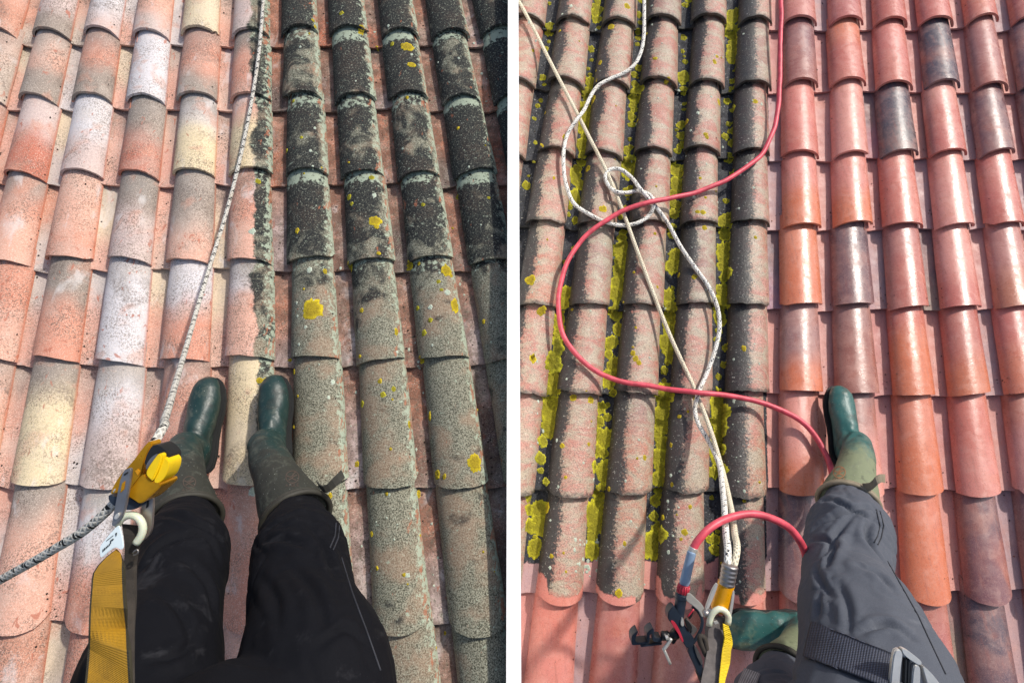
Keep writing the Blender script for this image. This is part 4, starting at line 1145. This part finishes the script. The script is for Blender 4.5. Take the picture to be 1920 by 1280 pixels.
# ------------------------------------------------------------------ spray gun
zg = 1.45
gun = thing('spray_gun', P(1290, 1170, zg), 'navy and red pressure washer gun with pale blue sleeve at the end of the hose', 'spray gun')
def zz(x, y): return (1180 + .211 * x, 1010 + .211 * y)
def gp(name, pts, dz, th, mat, parent=gun, bev=.002): return prism(name, [zz(*p) for p in pts], zg + dz, th, mat, parent, bev)
barrel('collar', zz(572, 75), zz(556, 112), 8.6, 8.6, zg + .004, M_pale, gun)
barrel('hose_sleeve', zz(556, 108), zz(486, 405), 8.2, 9.6, zg + .002, M_sleeve, gun)
barrel('collar', zz(490, 385), zz(484, 412), 7.5, 7.5, zg + .002, M_pale, gun)
nutp = barrel('lock_ring', zz(486, 405), zz(470, 485), 11.0, 10.5, zg + .002, M_redp, gun, 0, 14)
for i in range(9):
    a = math.pi * (i / 8); ax = (P(*zz(470, 485), zg) - P(*zz(486, 405), zg)).normalized(); s_ = ax.cross(BACK).normalized()
    c0 = P(*zz(484, 412), zg + .002); off = (s_ * math.cos(a) + BACK * math.sin(a)) * (10.8 * zg / F)
    tube('grip_rib', [c0 + off, c0 + off + ax * .018], .0016, M_redp, nutp, 6)
barrel('barrel', zz(468, 475), zz(428, 735), 10.5, 9.6, zg + .002, M_navy, gun)
barrel('barrel_ring', zz(466, 488), zz(460, 530), 11.8, 11.8, zg + .002, M_navy, gun)
gp('grip_body', [(345, 655), (372, 612), (402, 600), (440, 660), (478, 712), (505, 790), (560, 860), (585, 900), (570, 945), (515, 980), (470, 905), (430, 815), (385, 760), (343, 712)], -.014, .030, M_navy, bev=.004)
gp('red_insert', [(362, 722), (392, 724), (425, 765), (455, 825), (488, 915), (466, 916), (440, 850), (395, 785)], -.0155, .004, M_redp, bev=.001)
gp('metal_bracket', [(522, 465), (600, 535), (668, 600), (666, 690), (640, 694), (618, 640), (560, 590), (492, 540)], -.012, .007, M_pale, bev=.0015)
gp('trigger', [(512, 705), (540, 740), (575, 775), (612, 800), (575, 850), (540, 865), (560, 800), (520, 790), (495, 740)], -.012, .012, M_steel)
gp('trigger_pad', [(498, 720), (530, 735), (565, 790), (540, 830), (505, 780)], -.018, .008, M_blk)
gp('latch', [(462, 712), (480, 700), (490, 770), (466, 778), (455, 750)], -.018, .008, M_pale)
tube('trigger_guard', catmull([P(*zz(x, y), zg) for x, y in ((560, 600), (600, 630), (640, 690), (648, 740), (632, 810), (600, 870), (565, 925))]), .0042, M_navy, gun, 10)
tube('safety_pin', catmull([P(*zz(x, y), zg - .012) for x, y in ((572, 622), (545, 655), (518, 690))]), .0022, M_redp, gun, 8)
gp('link_arm', [(545, 655), (575, 640), (560, 690), (535, 720), (525, 700)], -.004, .008, M_blk)
gp('lance', [(512, 975), (568, 935), (610, 1010), (650, 1090), (655, 1150), (632, 1240), (600, 1170), (555, 1075)], -.010, .026, M_navy, bev=.004)
gp('lance_panel', [(575, 950), (592, 950), (645, 1050), (654, 1110), (640, 1120), (600, 1040)], -.014, .010, M_steel, bev=.002)
tube('lance_tube', catmull([P(1312, 1256, zg + .004), P(1330, 1300, zg + .03), P(1352, 1360, zg + .06)]), .011, M_blk, gun, 14)

# ------------------------------------------------------------------ clamp beside the gun
mnt = thing('clamp_bracket', P(1215, 1200, 1.47), 'small navy clamp bracket with silver wing screw left of the spray gun', 'clamp')
zg = 1.46
def cp(name, pts, dz, th, mat, bev=.0015): return gp(name, pts, dz, th, mat, mnt, bev)
cp('base_bar', [(98, 938), (290, 918), (292, 942), (102, 962)], -.002, .030, M_navy)
cp('jaw', [(18, 862), (68, 816), (82, 824), (54, 872), (56, 925), (176, 912), (176, 930), (30, 946), (20, 930)], -.008, .034, M_navy)
cp('jaw', [(150, 836), (204, 790), (222, 800), (218, 886), (290, 876), (292, 918), (205, 915), (204, 838), (180, 850), (182, 915), (162, 920)], -.012, .034, M_navy)
barrel('swivel_knob', zz(285, 858), zz(350, 858), 8.5, 9.5, zg - .006, M_blk, mnt, 2, 16)
barrel('swivel_knob', zz(345, 870), zz(430, 838), 7.5, 9.5, zg - .002, M_blk, mnt, 2, 16)
cp('pivot_block', [(372, 862), (408, 808), (440, 850), (432, 890), (392, 945), (374, 920)], .004, .02, M_blk)
tube('wing_screw', catmull([P(*zz(x, y), zg - .02) for x, y in ((372, 880), (352, 915), (325, 955), (300, 985))]), .0044, M_pale, mnt, 10)
tube('wing_screw', catmull([P(*zz(x, y), zg - .018) for x, y in ((305, 975), (330, 1030), (364, 1108))]), .0036, M_pale, mnt, 10)
barrel('screw_hub', zz(322, 878), zz(345, 870), 4.5, 4.5, zg - .022, M_pale, mnt, 0, 12)

# ------------------------------------------------------------------ seams of the trousers
def seam(bvh, pts, mat, parent, name='seam', r=.0016):
    out = []
    n = 40
    for i in range(len(pts) - 1):
        for k in range(n // (len(pts) - 1)):
            t = k / (n // (len(pts) - 1)); x, y = lerp(pts[i][0], pts[i + 1][0], t), lerp(pts[i][1], pts[i + 1][1], t)
            p = drape(bvh, x, y, .0004)
            if p is not None and (not out or (p - out[-1]).length < .08): out.append(p)
    if len(out) > 4: tube(name, out, r, mat, parent, 6)
M_seamR = plain('dark_thread', srgb(40, 43, 50), 0.8); M_seamL = plain('black_thread', srgb(40, 42, 50), 0.7)
seam(bvhPR, [(1650, 958), (1657, 985), (1652, 1008), (1645, 1022)], M_seamR, personR)
seam(bvhPR, [(1643, 955), (1650, 985), (1645, 1005), (1639, 1018)], M_seamR, personR)
seam(bvhPR, [(1664, 1052), (1690, 1098), (1722, 1155), (1752, 1220), (1775, 1268)], M_seamR, personR)
seam(bvhPL, [(636, 985), (634, 1008), (624, 1032)], M_seamL, personL)
seam(bvhPL, [(630, 980), (628, 1004), (618, 1028)], M_seamL, personL)
seam(bvhPL, [(640, 1045), (660, 1110), (690, 1190), (715, 1262)], M_seamL, personL)
